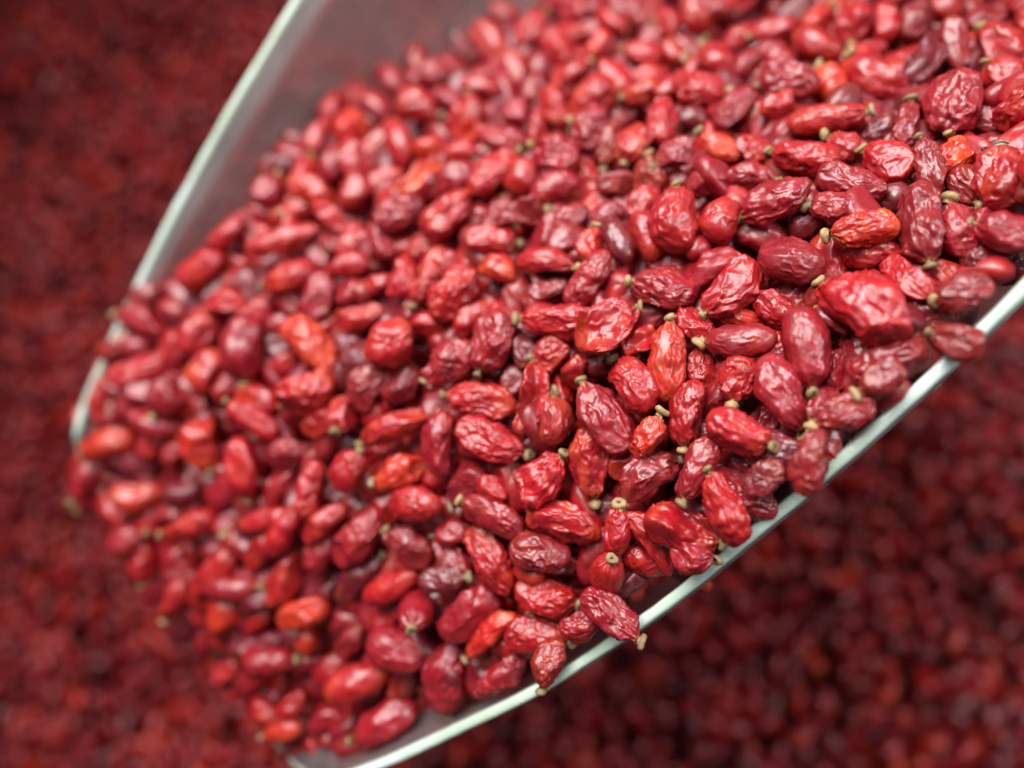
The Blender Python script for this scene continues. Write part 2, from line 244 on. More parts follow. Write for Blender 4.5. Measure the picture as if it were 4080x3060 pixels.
(102,552,1426,691,-214,-191,664,68,47,39,'n','b',1,"brownish red creased berry, stem tip up, in the upper right heap"),
(-813,193,1120,945,284,26,158,106,50,43,'n','p',0,"large dark plum creased berry, in the lower left heap"),
(-54,378,1429,981,-105,-113,115,80,35,27,'w','d',0,"small dusky red deeply wrinkled berry, in the central middle heap"),
(-565,-129,1133,971,204,-46,113,104,46,41,'n','p',0,"dark plum creased berry, near the scoop mouth"),
(-552,-14,1168,-183,-17,5,983,78,53,40,'w','c',1,"crimson deeply wrinkled berry, stem tip left, in the lower left heap"),
(45,639,1383,636,-32,72,-767,79,46,35,'w','b',1,"brownish red deeply wrinkled berry, stem tip down, in the upper right heap"),
(-720,284,1180,970,172,-34,-167,88,55,42,'w','r',0,"bright red deeply wrinkled berry, in the central left heap, crimson one to its upper right"),
(569,520,1494,707,-190,-277,622,104,50,44,'n','r',1,"large bright red creased berry, stem tip up, in the upper far right heap"),
(138,71,1482,536,-47,-294,790,95,51,45,'n','p',0,"dark plum creased berry slanting down rightward, near the lower rim"),
(-536,266,1282,984,-93,-33,-150,80,50,35,'w','r',0,"bright red deeply wrinkled berry lying level, in the central left heap, crimson one above"),
(360,377,1537,19,-128,16,991,85,55,47,'n','r',0,"bright red creased berry, in the central far right heap"),
(311,372,1510,677,118,0,-726,96,50,41,'n','r',0,"bright red creased berry, in the central right heap, dusky red one to its left"),
(-579,40,1178,937,-154,193,-248,78,49,42,'n','c',1,"crimson creased berry, stem tip lower right, in the lower left heap"),
(244,151,1496,803,-46,-262,533,87,51,41,'n','d',0,"dusky red creased berry, near the lower rim"),
(440,774,1369,964,222,-30,141,85,39,34,'s','c',0,"crimson plump smooth berry, in the upper far right heap"),
(137,300,1505,414,-199,-2,888,60,37,29,'w','r',1,"bright red deeply wrinkled berry, in the central right heap, crimson one to its upper left"),
(-735,-24,1091,988,116,-90,52,100,50,35,'w','d',1,"dusky red deeply wrinkled berry, stem tip right, at the lip of the scoop mouth"),
(-474,181,1273,968,230,70,75,78,44,32,'w','c',1,"crimson deeply wrinkled berry, stem tip right, in the lower left heap"),
(-905,163,1074,203,-11,-78,976,113,48,34,'w','d',1,"large dusky red wrinkled berry, stem tip upper left, at the lip of the scoop mouth"),
(-834,99,1087,940,328,18,94,86,56,40,'w','p',0,"dark plum deeply wrinkled berry, at the lip of the scoop mouth"),
(-739,-103,1045,942,91,-112,302,104,49,42,'n','p',0,"dark plum creased berry, at the lip of the scoop mouth"),
(-690,302,1200,848,83,-12,-523,94,45,34,'w','c',0,"crimson deeply wrinkled berry slanting down rightward, in the central left heap"),
(-725,99,1151,-91,-22,-223,970,101,47,35,'w','c',0,"crimson deeply wrinkled berry, in the lower left heap"),
(531,407,1558,964,116,-170,-170,84,51,41,'n','d',1,"dusky red creased berry, stem tip right, near the lower rim"),
(-352,383,1337,988,105,-68,94,87,39,32,'n','r',0,"bright red creased berry, in the central middle heap"),
(-763,249,1188,978,-98,89,-161,102,45,39,'n','c',1,"crimson creased berry, stem tip right, in the lower left heap"),
(-842,501,1153,-351,-30,-75,933,88,55,42,'w','d',0,"dusky red deeply wrinkled berry, lying on the left rim"),
(-931,319,1099,581,103,56,-806,95,50,43,'n','r',0,"bright red creased berry, lying on the left rim"),
(-234,419,1385,530,32,88,-842,77,38,28,'w','r',1,"bright red deeply wrinkled berry, in the central middle heap, bright red one to its right"),
(148,243,1499,661,79,55,744,59,35,25,'w','r',1,"small bright red deeply wrinkled berry, stem tip up, in the central right heap"),
(191,427,1466,734,-132,-74,663,106,55,42,'w','d',1,"large dusky red deeply wrinkled berry, stem tip up, in the central right heap"),
(-10,287,1433,480,-41,-6,876,102,56,47,'n','c',0,"large crimson creased berry, in the central middle heap"),
(324,808,1339,913,-132,-110,-369,76,45,37,'n','c',0,"crimson creased berry lying level, in the upper right heap"),
(-950,137,1051,-313,-43,32,948,92,53,40,'w','r',1,"bright red deeply wrinkled berry, stem tip lower left, at the lip of the scoop mouth"),
(374,701,1412,602,-231,-135,752,70,44,36,'n','o',1,"orange-red creased berry, stem tip upper left, in the upper right heap"),
(454,339,1570,636,137,83,-755,52,35,30,'n','p',1,"small dark plum creased berry, stem tip down, near the lower rim"),
(-548,-54,1173,-118,40,-79,989,82,44,33,'w','p',0,"dark plum deeply wrinkled berry lying level, in the lower left heap"),
(65,23,1414,-322,-98,-150,930,99,50,44,'n','c',0,"crimson creased berry, in the lower right heap"),
(-577,746,1183,962,252,-30,96,92,50,37,'w','p',1,"dark plum deeply wrinkled berry, stem tip right, in the upper left heap"),
(198,306,1504,962,-199,-20,-188,66,35,31,'n','o',0,"small orange-red creased berry, in the central right heap"),
(-896,101,1063,876,267,-45,-400,89,50,42,'n','r',0,"bright red creased berry, at the lip of the scoop mouth"),
(129,399,1459,334,-32,124,934,101,54,38,'w','r',0,"large bright red deeply wrinkled berry slanting down rightward, in the central right heap"),
(412,585,1468,941,-44,-161,295,62,36,27,'w','p',0,"small dark plum deeply wrinkled berry, in the upper far right heap"),
(-538,25,1210,877,128,-205,415,91,41,34,'n','r',0,"bright red creased berry, in the lower left heap, crimson one to its upper left"),
(-778,225,1155,915,-17,-153,373,95,45,39,'n','r',0,"bright red creased berry slanting up rightward, in the lower left heap, crimson one above"),
(247,571,1457,892,-96,-22,-442,57,41,30,'w','r',0,"small bright red deeply wrinkled berry, in the upper right heap"),
(-661,487,1222,615,13,-111,-781,87,45,32,'w','p',1,"dark plum deeply wrinkled berry, stem tip lower left, in the central left heap"),
(152,427,1446,437,87,-308,840,95,56,47,'n','c',1,"large crimson creased berry, stem tip upper left, in the central right heap"),
(520,516,1466,959,-256,-95,-79,94,50,45,'n','r',1,"bright red creased berry, stem tip right, in the upper far right heap"),
(-638,543,1218,932,218,-80,-280,94,45,39,'n','r',1,"bright red creased berry, stem tip lower right, in the central left heap"),
(126,133,1440,954,27,-295,46,92,53,42,'n','d',1,"dusky red creased berry, stem tip right, in the lower right heap"),
(10,76,1389,950,231,-141,-157,95,53,45,'n','r',1,"large bright red creased berry, stem tip right, in the lower right heap"),
(447,365,1530,281,-137,-225,923,87,46,35,'w','r',0,"bright red deeply wrinkled berry, in the central far right heap"),
(-592,-74,1126,743,-95,-233,620,76,45,34,'w','c',1,"crimson deeply wrinkled berry, in the lower left heap, dark plum one to its upper right"),
(243,264,1501,697,-23,-55,714,89,48,37,'w','r',0,"bright red deeply wrinkled berry, in the central right heap"),
(-608,480,1247,797,162,-49,579,76,45,40,'n','d',0,"dusky red creased berry, in the central left heap"),
(295,222,1540,768,-41,-200,607,60,35,30,'n','c',0,"small crimson creased berry, in the central far right heap"),
(-517,626,1235,988,66,-86,109,101,37,32,'n','r',0,"bright red creased berry, in the central left heap"),
(542,566,1461,877,101,-97,-459,98,50,44,'n','d',1,"dusky red creased berry, stem tip lower right, in the upper far right heap"),
(164,114,1474,945,246,-184,-115,93,46,34,'w','p',1,"dark plum deeply wrinkled berry, stem tip right, in the lower right heap"),
(-880,410,1145,903,173,84,383,86,46,41,'n','d',1,"dusky red creased berry, stem tip upper right, lying on the left rim"),
(-484,432,1284,266,26,-131,955,75,41,37,'n','c',1,"crimson creased berry, stem tip upper left, in the central left heap"),
(90,503,1445,927,170,22,333,57,37,30,'n','r',0,"small bright red creased berry, in the central right heap"),
(359,552,1482,373,-112,-53,919,54,36,27,'w','r',1,"small bright red deeply wrinkled berry, stem tip upper left, in the upper far right heap"),
(434,575,1493,816,-72,-28,573,73,35,26,'w','d',1,"dusky red berry, in the upper far right heap, dark plum one to its left"),
(229,517,1482,960,-177,-152,-157,66,35,31,'n','c',1,"small crimson creased berry, stem tip right, in the upper right heap"),
]
HEAP_REST = [
(-121,421,1422,179,-110,-84,974,63,37,31,'n','o',1),
(52,553,1416,76,-140,-158,975,62,37,32,'n','d',1),
(269,183,1555,-462,87,130,873,52,35,25,'w','c',1),
(102,404,1428,-485,46,-78,870,100,54,39,'w','c',0),
(-370,952,1150,890,44,-50,-451,96,50,41,'n','c',0),
(-612,76,1171,922,161,83,343,72,42,34,'n','c',0),
(-161,352,1407,929,65,-80,356,67,35,24,'w','r',1),
(164,375,1494,944,-162,-281,58,91,54,44,'n','c',1),
(-33,232,1436,625,-182,-123,749,52,35,31,'n','r',0),
(-43,6,1400,974,126,-186,-17,60,35,17,'k','d',1),
(-887,446,1122,662,82,13,745,80,47,34,'w','c',0),
(412,331,1554,300,-175,-227,910,88,44,31,'w','r',0),
(282,890,1281,974,-24,-138,178,68,43,38,'n','r',0),
(-138,699,1317,929,13,-134,-345,86,37,33,'n','c',0),
(-288,-171,1218,849,189,-117,480,70,38,33,'n','b',0),
(-14,492,1431,935,-94,-47,338,61,35,24,'w','d',1),
(171,205,1467,-57,30,8,998,94,45,41,'n','r',1),
(483,485,1484,907,143,-99,-383,85,50,43,'n','c',1),
(-427,587,1289,349,52,-47,935,76,40,35,'n','r',1),
(225,477,1463,887,-93,61,-448,90,56,43,'w','r',1),
(385,450,1512,70,-200,-199,957,81,54,46,'n','p',1),
(288,653,1434,-149,-31,2,988,55,37,32,'n','r',1),
(-502,127,1245,881,48,-154,445,78,35,29,'n','c',0),
(162,322,1479,991,-96,-18,95,94,48,33,'w','d',1),
(294,285,1555,307,11,57,950,52,35,24,'w','d',1),
(-322,513,1338,499,-46,-3,866,76,36,31,'n','c',1),
(-612,302,1233,860,130,-8,494,63,42,34,'n','c',1),
(-727,195,1171,876,150,-107,445,69,44,39,'n','c',0),
(-670,242,1199,-218,-85,-156,960,70,43,38,'n','p',1),
(304,359,1479,552,-2,145,821,96,44,31,'w','r',1),
(-386,867,1189,905,-105,30,-412,85,46,38,'n','c',0),
(-378,-116,1210,851,200,-120,470,69,37,31,'n','d',1),
(129,74,1447,-471,-246,130,837,82,51,40,'w','p',1),
(41,72,1418,986,-99,22,-134,98,45,32,'w','d',1),
(-114,921,1205,584,81,28,807,83,42,33,'n','r',1),
(0,865,1262,872,-147,-3,466,81,40,33,'n','r',0),
(-704,128,1184,-164,10,-121,979,76,39,35,'n','p',1),
(-440,-247,1130,-255,-60,-90,961,73,37,33,'n','c',1),
(-421,-280,1117,979,-118,73,-152,66,37,31,'n','c',0),
(-760,10,1081,887,-28,-205,413,76,43,36,'n','c',1),
(70,1010,1200,876,165,-166,-421,85,43,38,'n','r',1),
(304,1000,1218,947,-31,79,309,80,41,36,'n','c',1),
(288,1077,1170,470,-202,-107,853,84,43,36,'n','r',1),
(346,1064,1166,-494,-69,105,860,82,42,33,'n','c',1),
(320,1103,1143,16,-113,-142,983,74,43,37,'n','r',1),
(321,502,1464,725,-140,-222,636,92,52,37,'w','r',1),
(-19,-38,1345,453,5,-139,881,100,48,35,'w','r',0),
(-441,-270,1102,961,-132,-190,151,73,37,32,'n','o',0),
(-520,-312,1031,-90,-19,53,994,70,38,32,'n','c',1),
(-404,-253,1144,-360,-120,-3,925,70,36,31,'n','c',1),
(463,454,1500,983,51,-147,96,76,53,47,'n','c',1),
(492,419,1529,962,125,-136,-199,76,50,42,'n','r',1),
(-239,835,1242,332,-58,33,941,74,44,37,'n','c',1),
(595,539,1477,455,-250,-348,781,89,47,33,'w','c',0),
(-49,261,1406,-193,29,-330,924,99,49,37,'w','c',0),
(375,468,1467,277,-233,45,931,77,56,43,'w','r',0),
(-836,404,1155,939,230,50,249,68,44,39,'n','c',1),
(271,789,1348,889,-210,-211,348,61,36,31,'n','c',1),
(-621,-144,1080,94,-142,-175,970,74,39,32,'n','b',1),
(-100,745,1320,826,-176,-46,534,58,43,38,'n','c',0),
(49,-17,1421,-349,-71,-199,913,52,35,30,'n','p',1),
(-369,427,1336,970,-75,-153,172,52,40,35,'s','c',0),
(-493,-298,1059,844,221,4,489,74,35,31,'n','r',1),
(70,346,1451,818,52,-172,546,84,55,44,'n','c',1),
(-190,793,1261,635,-118,206,-735,67,40,33,'n','r',1),
(-723,371,1197,902,-49,-261,342,68,40,35,'n','c',1),
(-65,713,1318,628,-104,246,-731,70,35,29,'n','r',1),
(567,481,1508,-337,-73,27,938,92,47,39,'n','r',1),
(45,431,1390,916,-77,-221,-326,111,51,43,'n','d',1),
(372,538,1453,789,228,-182,-540,88,54,40,'w','c',1),
(65,202,1416,323,-60,-328,886,75,56,50,'n','r',0),
(-13,1002,1185,961,177,90,190,73,40,33,'n','r',0),
(-696,-80,1080,773,67,144,-614,67,37,30,'n','r',1),
(-475,-153,1146,994,6,-55,89,65,35,30,'n','c',1),
(-465,-302,1079,936,-165,85,-298,62,35,27,'w','r',0),
(-567,-233,1059,911,5,-95,400,71,36,31,'n','c',1),
(-656,-182,1043,960,-105,14,260,68,37,33,'n','r',0),
(-703,-121,1048,870,-20,-96,483,71,37,33,'n','c',0),
(-230,351,1385,186,34,-241,952,52,35,31,'n','r',1),
(-97,253,1423,762,38,62,643,52,35,29,'n','d',1),
(-69,896,1237,703,-98,-88,699,67,44,38,'n','c',0),
(537,529,1506,153,-157,101,971,64,35,29,'n','d',1),
(114,102,1408,944,62,-82,-315,82,48,35,'w','p',1),
(453,406,1503,896,-117,-88,419,91,45,39,'n','d',0),
(-118,276,1388,348,100,-43,931,100,51,35,'w','c',0),
(166,854,1302,858,-100,13,-503,63,38,34,'n','r',1),
(324,422,1488,617,-48,231,-751,80,51,37,'w','c',0),
(39,1104,1135,-136,-42,76,987,72,42,35,'n','c',1),
(160,566,1393,596,-172,-9,784,106,56,40,'w','r',0),
(-162,535,1362,970,-47,-62,231,52,39,32,'n','c',0),
(108,187,1434,744,105,-97,652,81,49,38,'w','c',0),
(25,342,1456,637,-175,-133,739,52,35,28,'n','d',0),
(39,489,1436,970,43,-55,233,52,35,31,'n','c',0),
(351,389,1499,665,239,-245,-664,76,52,46,'n','c',0),
(114,812,1303,-72,-61,199,975,62,35,30,'n','r',1),
(52,130,1463,920,114,57,371,55,35,28,'n','r',0),
(-759,464,1183,175,-76,-214,958,71,38,32,'n','c',1),
(-586,640,1215,982,1,37,-187,66,38,32,'n','c',0),
(-795,-42,1050,920,222,-69,315,75,36,31,'n','c',1),
(-87,331,1418,975,-121,62,-176,91,55,40,'w','c',0),
(-79,837,1259,756,-2,60,652,62,40,35,'n','c',0),
(-192,49,1353,975,-96,-146,137,52,35,29,'n','c',1),
(-484,323,1293,937,120,-14,328,52,36,32,'n','r',0),
(-97,227,1386,54,-90,13,994,98,50,45,'n','c',0),
(58,412,1433,839,-93,59,532,101,51,42,'n','r',0),
(-317,433,1349,-169,33,-114,978,52,35,29,'n','r',1),
(-165,465,1360,840,-76,-52,535,103,56,39,'w','r',1),
(-120,38,1348,-248,-69,241,936,94,51,44,'n','p',1),
(288,430,1513,958,-133,-161,196,52,35,31,'s','p',0),
(172,662,1399,983,-97,-101,-117,52,35,30,'n','p',1),
(212,127,1514,825,209,-81,-519,52,35,29,'n','r',1),
(-205,223,1360,60,-86,-59,993,97,55,44,'n','c',0),
(-559,-87,1148,890,209,-98,393,68,35,31,'n','r',1),
(-460,-113,1183,762,119,-29,636,52,35,31,'n','o',1),
(-195,668,1330,993,101,-19,53,59,35,29,'n','r',1),
(428,500,1471,383,-130,-77,911,75,54,39,'w','d',0),
(-188,732,1282,959,101,32,262,55,35,16,'k','o',0),
(286,320,1534,-463,-227,3,857,52,35,29,'n','b',1),
(201,594,1389,515,207,-154,-817,102,52,40,'w','r',1),
(30,103,1398,934,279,-133,-180,89,46,32,'w','r',0),
(-906,280,1112,988,-11,-96,122,73,35,29,'n','c',0),
(75,281,1494,904,-106,-115,397,52,35,17,'k','r',0),
(-887,326,1122,150,182,73,969,62,35,28,'n','d',1),
(74,266,1465,-434,-30,-49,899,79,51,42,'n','r',0),
(-3,0,1368,28,17,-36,999,75,55,40,'w','c',0),
(-93,386,1397,658,139,61,737,95,53,45,'n','d',0),
(16,490,1399,936,-158,-141,282,88,56,50,'n','c',1),
(208,504,1433,705,-202,19,-679,103,50,45,'n','r',0),
(-262,714,1282,989,-59,-67,120,52,35,34,'s','o',0),
(9,19,1406,519,183,-27,-834,90,46,41,'n','c',0),
(-251,118,1322,386,53,-156,908,97,53,38,'w','c',1),
(-334,126,1316,818,50,-31,573,52,35,32,'n','b',0),
(333,681,1392,725,66,144,670,111,54,46,'n','c',1),
(-13,253,1461,714,61,-493,493,52,35,30,'n','r',1),
(153,413,1489,542,-245,-197,-779,52,35,34,'e','c',0),
(-212,461,1358,899,-27,61,433,100,57,41,'w','r',0),
(-99,115,1402,568,85,6,819,93,47,39,'n','r',0),
(275,555,1439,-407,-78,16,910,102,46,32,'w','p',1),
(236,427,1487,206,-40,-61,976,79,49,44,'n','c',0),
(-36,166,1384,-433,-191,153,868,79,51,45,'n','c',0),
(-215,-46,1282,924,66,22,375,88,56,39,'w','p',1),
(84,87,1446,866,-81,111,-481,78,46,34,'w','r',0),
(-26,99,1379,823,156,-36,-544,85,47,36,'w','r',0),
(-200,145,1353,877,185,-33,443,102,46,33,'w','r',1),
(-167,276,1381,685,62,-127,714,88,53,46,'n','r',1),
(-663,-120,1070,833,29,-142,534,52,35,30,'n','r',0),
(-272,-206,1175,915,195,61,347,102,54,37,'w','r',1),
(-127,134,1375,-26,-5,-305,952,83,53,37,'w','d',0),
(-126,102,1416,847,378,35,-371,52,35,30,'n','r',1),
(-178,-20,1316,-228,-108,54,966,97,49,37,'w','r',1),
(-235,-92,1229,62,16,-144,987,101,49,36,'w','r',0),
(405,614,1435,857,192,-229,-419,81,55,46,'n','c',0),
(210,575,1419,965,-11,41,260,110,45,33,'w','c',0),
(165,510,1438,874,-158,13,459,93,53,37,'w','p',0),
(-156,145,1363,475,169,-74,860,100,44,39,'n','c',1),
(-128,-43,1314,943,72,-186,267,94,51,43,'n','r',1),
(-302,101,1296,852,-10,-21,-523,96,53,43,'n','r',0),
(238,354,1478,755,317,-174,-547,77,45,40,'n','c',1),
(160,202,1507,846,-183,-267,424,52,35,29,'n','d',0),
(-236,64,1314,235,-41,-271,933,99,48,33,'w','c',1),
(-256,-2,1277,262,7,-107,959,88,55,38,'w','r',1),
(-290,397,1328,364,-130,-200,900,110,52,37,'w','p',0),
(-191,-111,1256,796,-92,48,-597,90,51,43,'n','r',0),
(67,86,1427,905,-121,33,-406,75,46,36,'w','c',0),
(631,836,1326,-248,-117,213,938,105,55,49,'n','p',1),
(-114,88,1369,950,227,-60,-206,74,55,42,'w','c',0),
(310,617,1426,-464,-33,-66,883,94,50,43,'n','c',0),
(-277,178,1312,844,-110,-188,490,102,46,41,'n','c',1),
(567,704,1407,-411,-63,43,909,89,56,39,'w','p',0),
(300,431,1463,813,291,-117,491,74,46,37,'n','d',0),
(445,559,1473,966,-112,-121,201,77,50,34,'w','c',0),
(-57,-16,1333,699,404,-101,-581,88,45,37,'n','c',0),
(-246,197,1332,584,105,16,-805,92,49,34,'w','r',1),
(-28,552,1369,897,234,-164,-337,91,55,39,'w','r',0),
(573,646,1428,-247,-249,37,936,79,49,40,'n','c',1),
(-432,-68,1169,969,106,-70,212,107,56,43,'w','d',0),
(282,637,1402,703,99,-42,-703,85,54,47,'n','d',0),
(-51,514,1384,977,202,-60,-13,87,53,40,'w','d',0),
(10,595,1367,594,-113,-321,729,98,50,42,'n','r',0),
(-103,190,1404,864,-54,-244,437,80,49,36,'w','p',0),
(-208,261,1350,992,36,-16,-117,86,51,38,'w','c',0),
(-88,471,1371,934,-193,-47,-298,110,44,39,'n','c',1),
(-416,211,1239,698,-32,-41,715,101,49,35,'w','c',0),
(-158,-144,1269,505,113,-169,-839,81,52,46,'n','c',0),
(-143,-116,1295,876,298,42,-376,82,51,37,'w','p',1),
(781,958,1246,810,140,-246,-514,113,53,40,'w','r',1),
(262,672,1364,483,-285,-186,807,106,48,43,'n','d',1),
(-304,0,1254,-469,-24,5,883,101,45,37,'n','r',1),
(-254,-125,1210,442,-126,-263,848,81,56,41,'w','c',0),
(-130,412,1367,855,223,-128,-451,102,45,31,'w','r',1),
(695,826,1330,990,23,-87,112,98,50,38,'w','r',1),
(508,685,1408,515,-205,-21,832,99,46,32,'w','r',1),
(660,732,1394,559,-131,16,819,80,54,47,'n','c',0),
(-74,567,1341,808,148,37,-569,94,50,41,'n','r',0),
(477,577,1461,792,-105,-199,-568,91,44,38,'n','c',0),
(207,666,1364,650,66,-44,756,104,45,34,'w','p',0),
(-193,87,1328,443,7,-1,897,86,46,33,'w','r',1),
(-314,236,1322,801,-59,43,-594,81,56,47,'n','r',1),
(168,658,1368,778,269,-220,-524,104,47,33,'w','d',0),
(94,319,1463,-189,12,-366,911,75,44,37,'n','c',0),
(559,935,1254,352,-52,6,935,98,56,45,'n','r',0),
(-337,-61,1224,667,76,14,741,89,52,46,'n','c',1),
(-192,494,1333,960,102,-74,-251,104,47,35,'w','d',0),
(-137,369,1380,933,-45,-81,-347,81,53,37,'w','c',1),
(-262,-168,1199,946,-27,-115,-303,97,47,35,'w','c',0),
(-422,143,1251,390,-28,-9,920,87,56,47,'n','d',1),
(-500,225,1245,480,134,-15,867,101,51,45,'n','c',1),
(419,650,1411,365,-156,-125,909,89,45,40,'n','p',0),
(-122,573,1334,843,1,-90,530,95,49,42,'n','r',1),
(-191,173,1328,936,121,-100,-315,86,47,42,'n','d',0),
(-173,209,1389,865,-158,-179,441,80,47,39,'n','r',1),
(522,782,1341,-46,-77,104,991,99,45,37,'n','r',1),
(487,630,1431,-388,-33,106,915,88,46,34,'w','d',0),
(-301,-71,1248,-415,-164,137,884,83,54,42,'w','r',0),
(-440,410,1254,744,233,-98,-618,93,54,44,'n','p',0),
(-370,624,1250,182,113,53,975,100,56,42,'w','d',0),
(476,666,1410,682,257,-148,-668,86,45,33,'w','c',0),
(-282,507,1314,975,134,-16,175,85,56,39,'w','r',0),
(-342,-147,1185,806,173,19,566,98,49,43,'n','c',1),
(-352,419,1304,964,23,-33,-263,98,51,45,'n','p',0),
(-572,-98,1067,982,0,30,-187,101,54,44,'n','c',0),
(118,636,1378,105,-14,-40,994,90,46,35,'w','d',1),
(-529,108,1179,801,-204,-259,500,97,52,44,'n','r',0),
(-330,170,1291,-88,-179,-67,978,94,50,44,'n','r',0),
(-238,332,1327,994,-30,-42,-98,77,53,46,'n','d',1),
(-454,-232,1069,-278,-66,-91,954,105,53,38,'w','r',0),
(-210,341,1355,980,46,-48,-189,92,45,39,'n','d',0),
(-20,453,1426,954,149,-27,257,76,48,42,'n','c',1),
(-291,545,1300,934,169,24,313,97,48,41,'n','d',1),
(-665,142,1157,-138,25,-56,989,104,55,40,'w','d',1),
(563,771,1370,407,-269,-140,862,81,52,37,'w','r',0),
(-529,432,1238,588,6,-220,778,101,51,42,'n','d',1),
(-364,479,1279,765,42,-122,631,98,47,40,'n','c',0),
(-390,268,1279,843,149,-81,511,79,55,38,'w','c',0),
(-257,251,1324,-463,-178,-88,864,89,45,36,'n','c',1),
(38,544,1384,-345,146,-104,921,92,45,37,'n','r',0),
(-379,359,1300,612,125,-15,-781,85,52,42,'n','d',0),
(-463,-138,1118,645,75,1,-761,89,54,38,'w','r',0),
(-376,-144,1159,849,96,113,-507,97,46,38,'n','d',1),
(-677,116,1120,-203,-41,-85,975,105,55,49,'n','r',1),
(-614,130,1194,-285,-167,-101,938,104,56,43,'w','c',0),
(-47,474,1406,511,-26,273,-815,78,47,40,'n','c',1),
(77,472,1415,264,6,-66,962,74,46,32,'w','c',1),
(134,548,1412,814,-129,5,-567,82,47,34,'w','r',1),
(8,650,1342,634,-7,-104,766,80,54,42,'w','r',0),
(-489,-38,1148,885,313,10,-344,84,55,45,'n','d',0),
(-447,513,1263,524,-45,-205,825,102,50,35,'w','c',0),
(-549,321,1213,28,40,-284,958,99,50,42,'n','p',0),
(-177,333,1377,-198,58,44,978,80,45,39,'n','d',0),
(-248,496,1329,-225,-12,-126,966,76,55,42,'w','r',1),
(640,913,1302,800,120,-221,-544,106,50,40,'n','r',1),
(-526,212,1213,-120,-124,15,985,101,51,38,'w','r',0),
(532,723,1389,-198,-181,157,950,84,44,33,'w','p',0),
(-425,-160,1143,-345,6,-72,936,89,52,45,'n','r',0),
(-159,703,1281,-423,-92,63,899,91,52,36,'w','r',1),
(241,746,1342,917,98,11,-385,78,53,37,'w','p',0),
(-185,-165,1229,464,77,-13,883,74,49,40,'n','d',0),
(-428,-32,1205,964,70,-140,216,99,50,41,'n','p',0),
(-238,-59,1252,881,159,47,-442,76,48,34,'w','c',0),
(-412,378,1279,965,81,-142,205,101,46,34,'w','c',0),
(-505,-120,1114,815,120,154,-546,84,56,42,'w','c',0),
(-344,228,1289,527,59,-56,846,75,51,43,'n','c',0),
(-541,-114,1092,-298,-141,-113,937,115,47,34,'w','r',0),
(601,880,1295,248,-286,-42,925,80,54,47,'n','r',0),
(-337,316,1348,975,-73,-135,159,85,49,36,'w','p',1),
(207,815,1302,-434,110,-212,869,111,47,32,'w','r',0),
(-414,-231,1096,835,186,-126,503,96,53,47,'n','r',0),
(-553,538,1224,243,134,-142,950,102,51,39,'w','r',1),
(-260,387,1358,731,84,-38,677,83,46,35,'w','c',0),
(-349,707,1225,769,16,-72,-635,113,52,44,'n','p',0),
(-478,-4,1183,866,37,95,-489,80,54,49,'n','c',0),
(-370,-39,1221,527,172,-152,-818,75,53,43,'n','r',0),
(618,940,1257,206,-189,37,959,92,49,41,'n','r',0),
(73,601,1365,906,-195,-20,-376,84,46,41,'n','c',0),
(287,712,1366,627,-195,-94,748,88,49,38,'w','p',0),
(370,712,1369,993,52,-66,-86,76,47,35,'w','p',0),
(-474,341,1254,482,24,150,863,98,48,34,'w','r',0),
(-26,845,1233,554,133,0,-822,91,56,49,'n','r',1),
(553,821,1325,692,45,15,-720,93,45,33,'w','r',1),
(-595,469,1214,572,155,-56,-803,93,53,42,'n','p',1),
(-183,653,1299,860,148,-61,484,79,55,48,'n','p',0),
(-381,189,1265,986,100,6,-134,79,49,34,'w','p',1),
(-404,463,1283,755,108,100,639,82,53,43,'n','c',1),
(-386,113,1270,986,96,87,-103,83,47,35,'w','p',0),
(-372,305,1313,933,33,-35,356,79,49,44,'n','p',1),
(-390,-86,1191,-271,-74,-360,890,84,54,46,'n','d',0),
(-642,95,1149,875,123,8,469,88,55,47,'n','c',0),
(73,733,1318,-449,-25,-102,887,78,54,39,'w','c',0),
(199,884,1264,327,-96,-157,927,105,46,40,'n','d',1),
(160,845,1269,843,34,-132,520,91,51,45,'n','c',0),
(-401,587,1259,990,-127,27,56,101,46,34,'w','d',1),
(222,927,1232,903,67,91,415,98,56,43,'w','c',0),
(407,990,1229,-333,-59,52,940,106,53,39,'w','p',0),
(-459,32,1207,746,128,58,-651,83,49,38,'w','d',1),
(-355,91,1277,962,192,-81,176,80,49,36,'w','d',1),
(-26,704,1304,791,-94,-28,604,103,46,39,'n','c',0),
(438,836,1309,911,203,-290,-210,81,51,44,'n','r',1),
(-200,610,1350,-181,-164,27,969,79,54,40,'w','c',1),
(-343,494,1311,-469,34,-217,856,74,54,49,'n','d',1),
(260,959,1199,847,131,71,510,109,51,43,'n','c',1),
(-653,253,1164,79,-57,-182,978,90,56,39,'w','c',1),
(372,784,1338,717,-7,49,695,91,48,38,'n','r',0),
(-241,616,1316,896,327,-174,-246,97,49,41,'n','c',0),
(-338,624,1278,515,128,-226,-817,100,47,35,'w','d',0),
(288,775,1322,535,-164,-164,812,79,52,42,'n','r',0),
(33,871,1234,772,-129,-239,575,93,54,38,'w','d',0),
(-358,-210,1138,935,125,-138,301,88,51,37,'w','c',1),
(51,373,1430,981,-105,-101,125,63,43,35,'n','c',1),
(520,983,1228,-425,12,-68,902,98,54,39,'w','r',1),
(591,756,1402,965,-177,-185,-47,75,45,32,'w','r',1),
(-775,170,1098,887,-8,-168,430,100,54,37,'w','d',1),
(-566,474,1238,707,-3,-1,707,103,46,38,'n','p',1),
(-432,-119,1131,644,203,-23,-737,93,45,40,'n','d',1),
(-598,-191,1063,861,38,-58,504,90,55,45,'n','c',1),
(-444,77,1243,683,263,-7,682,84,47,35,'w','r',0),
(397,1096,1147,912,-54,-65,402,115,54,48,'n','c',0),
(-606,-223,1021,828,-104,-213,508,90,56,47,'n','r',0),
(-809,532,1125,956,-66,-7,-284,109,56,40,'w','c',0),
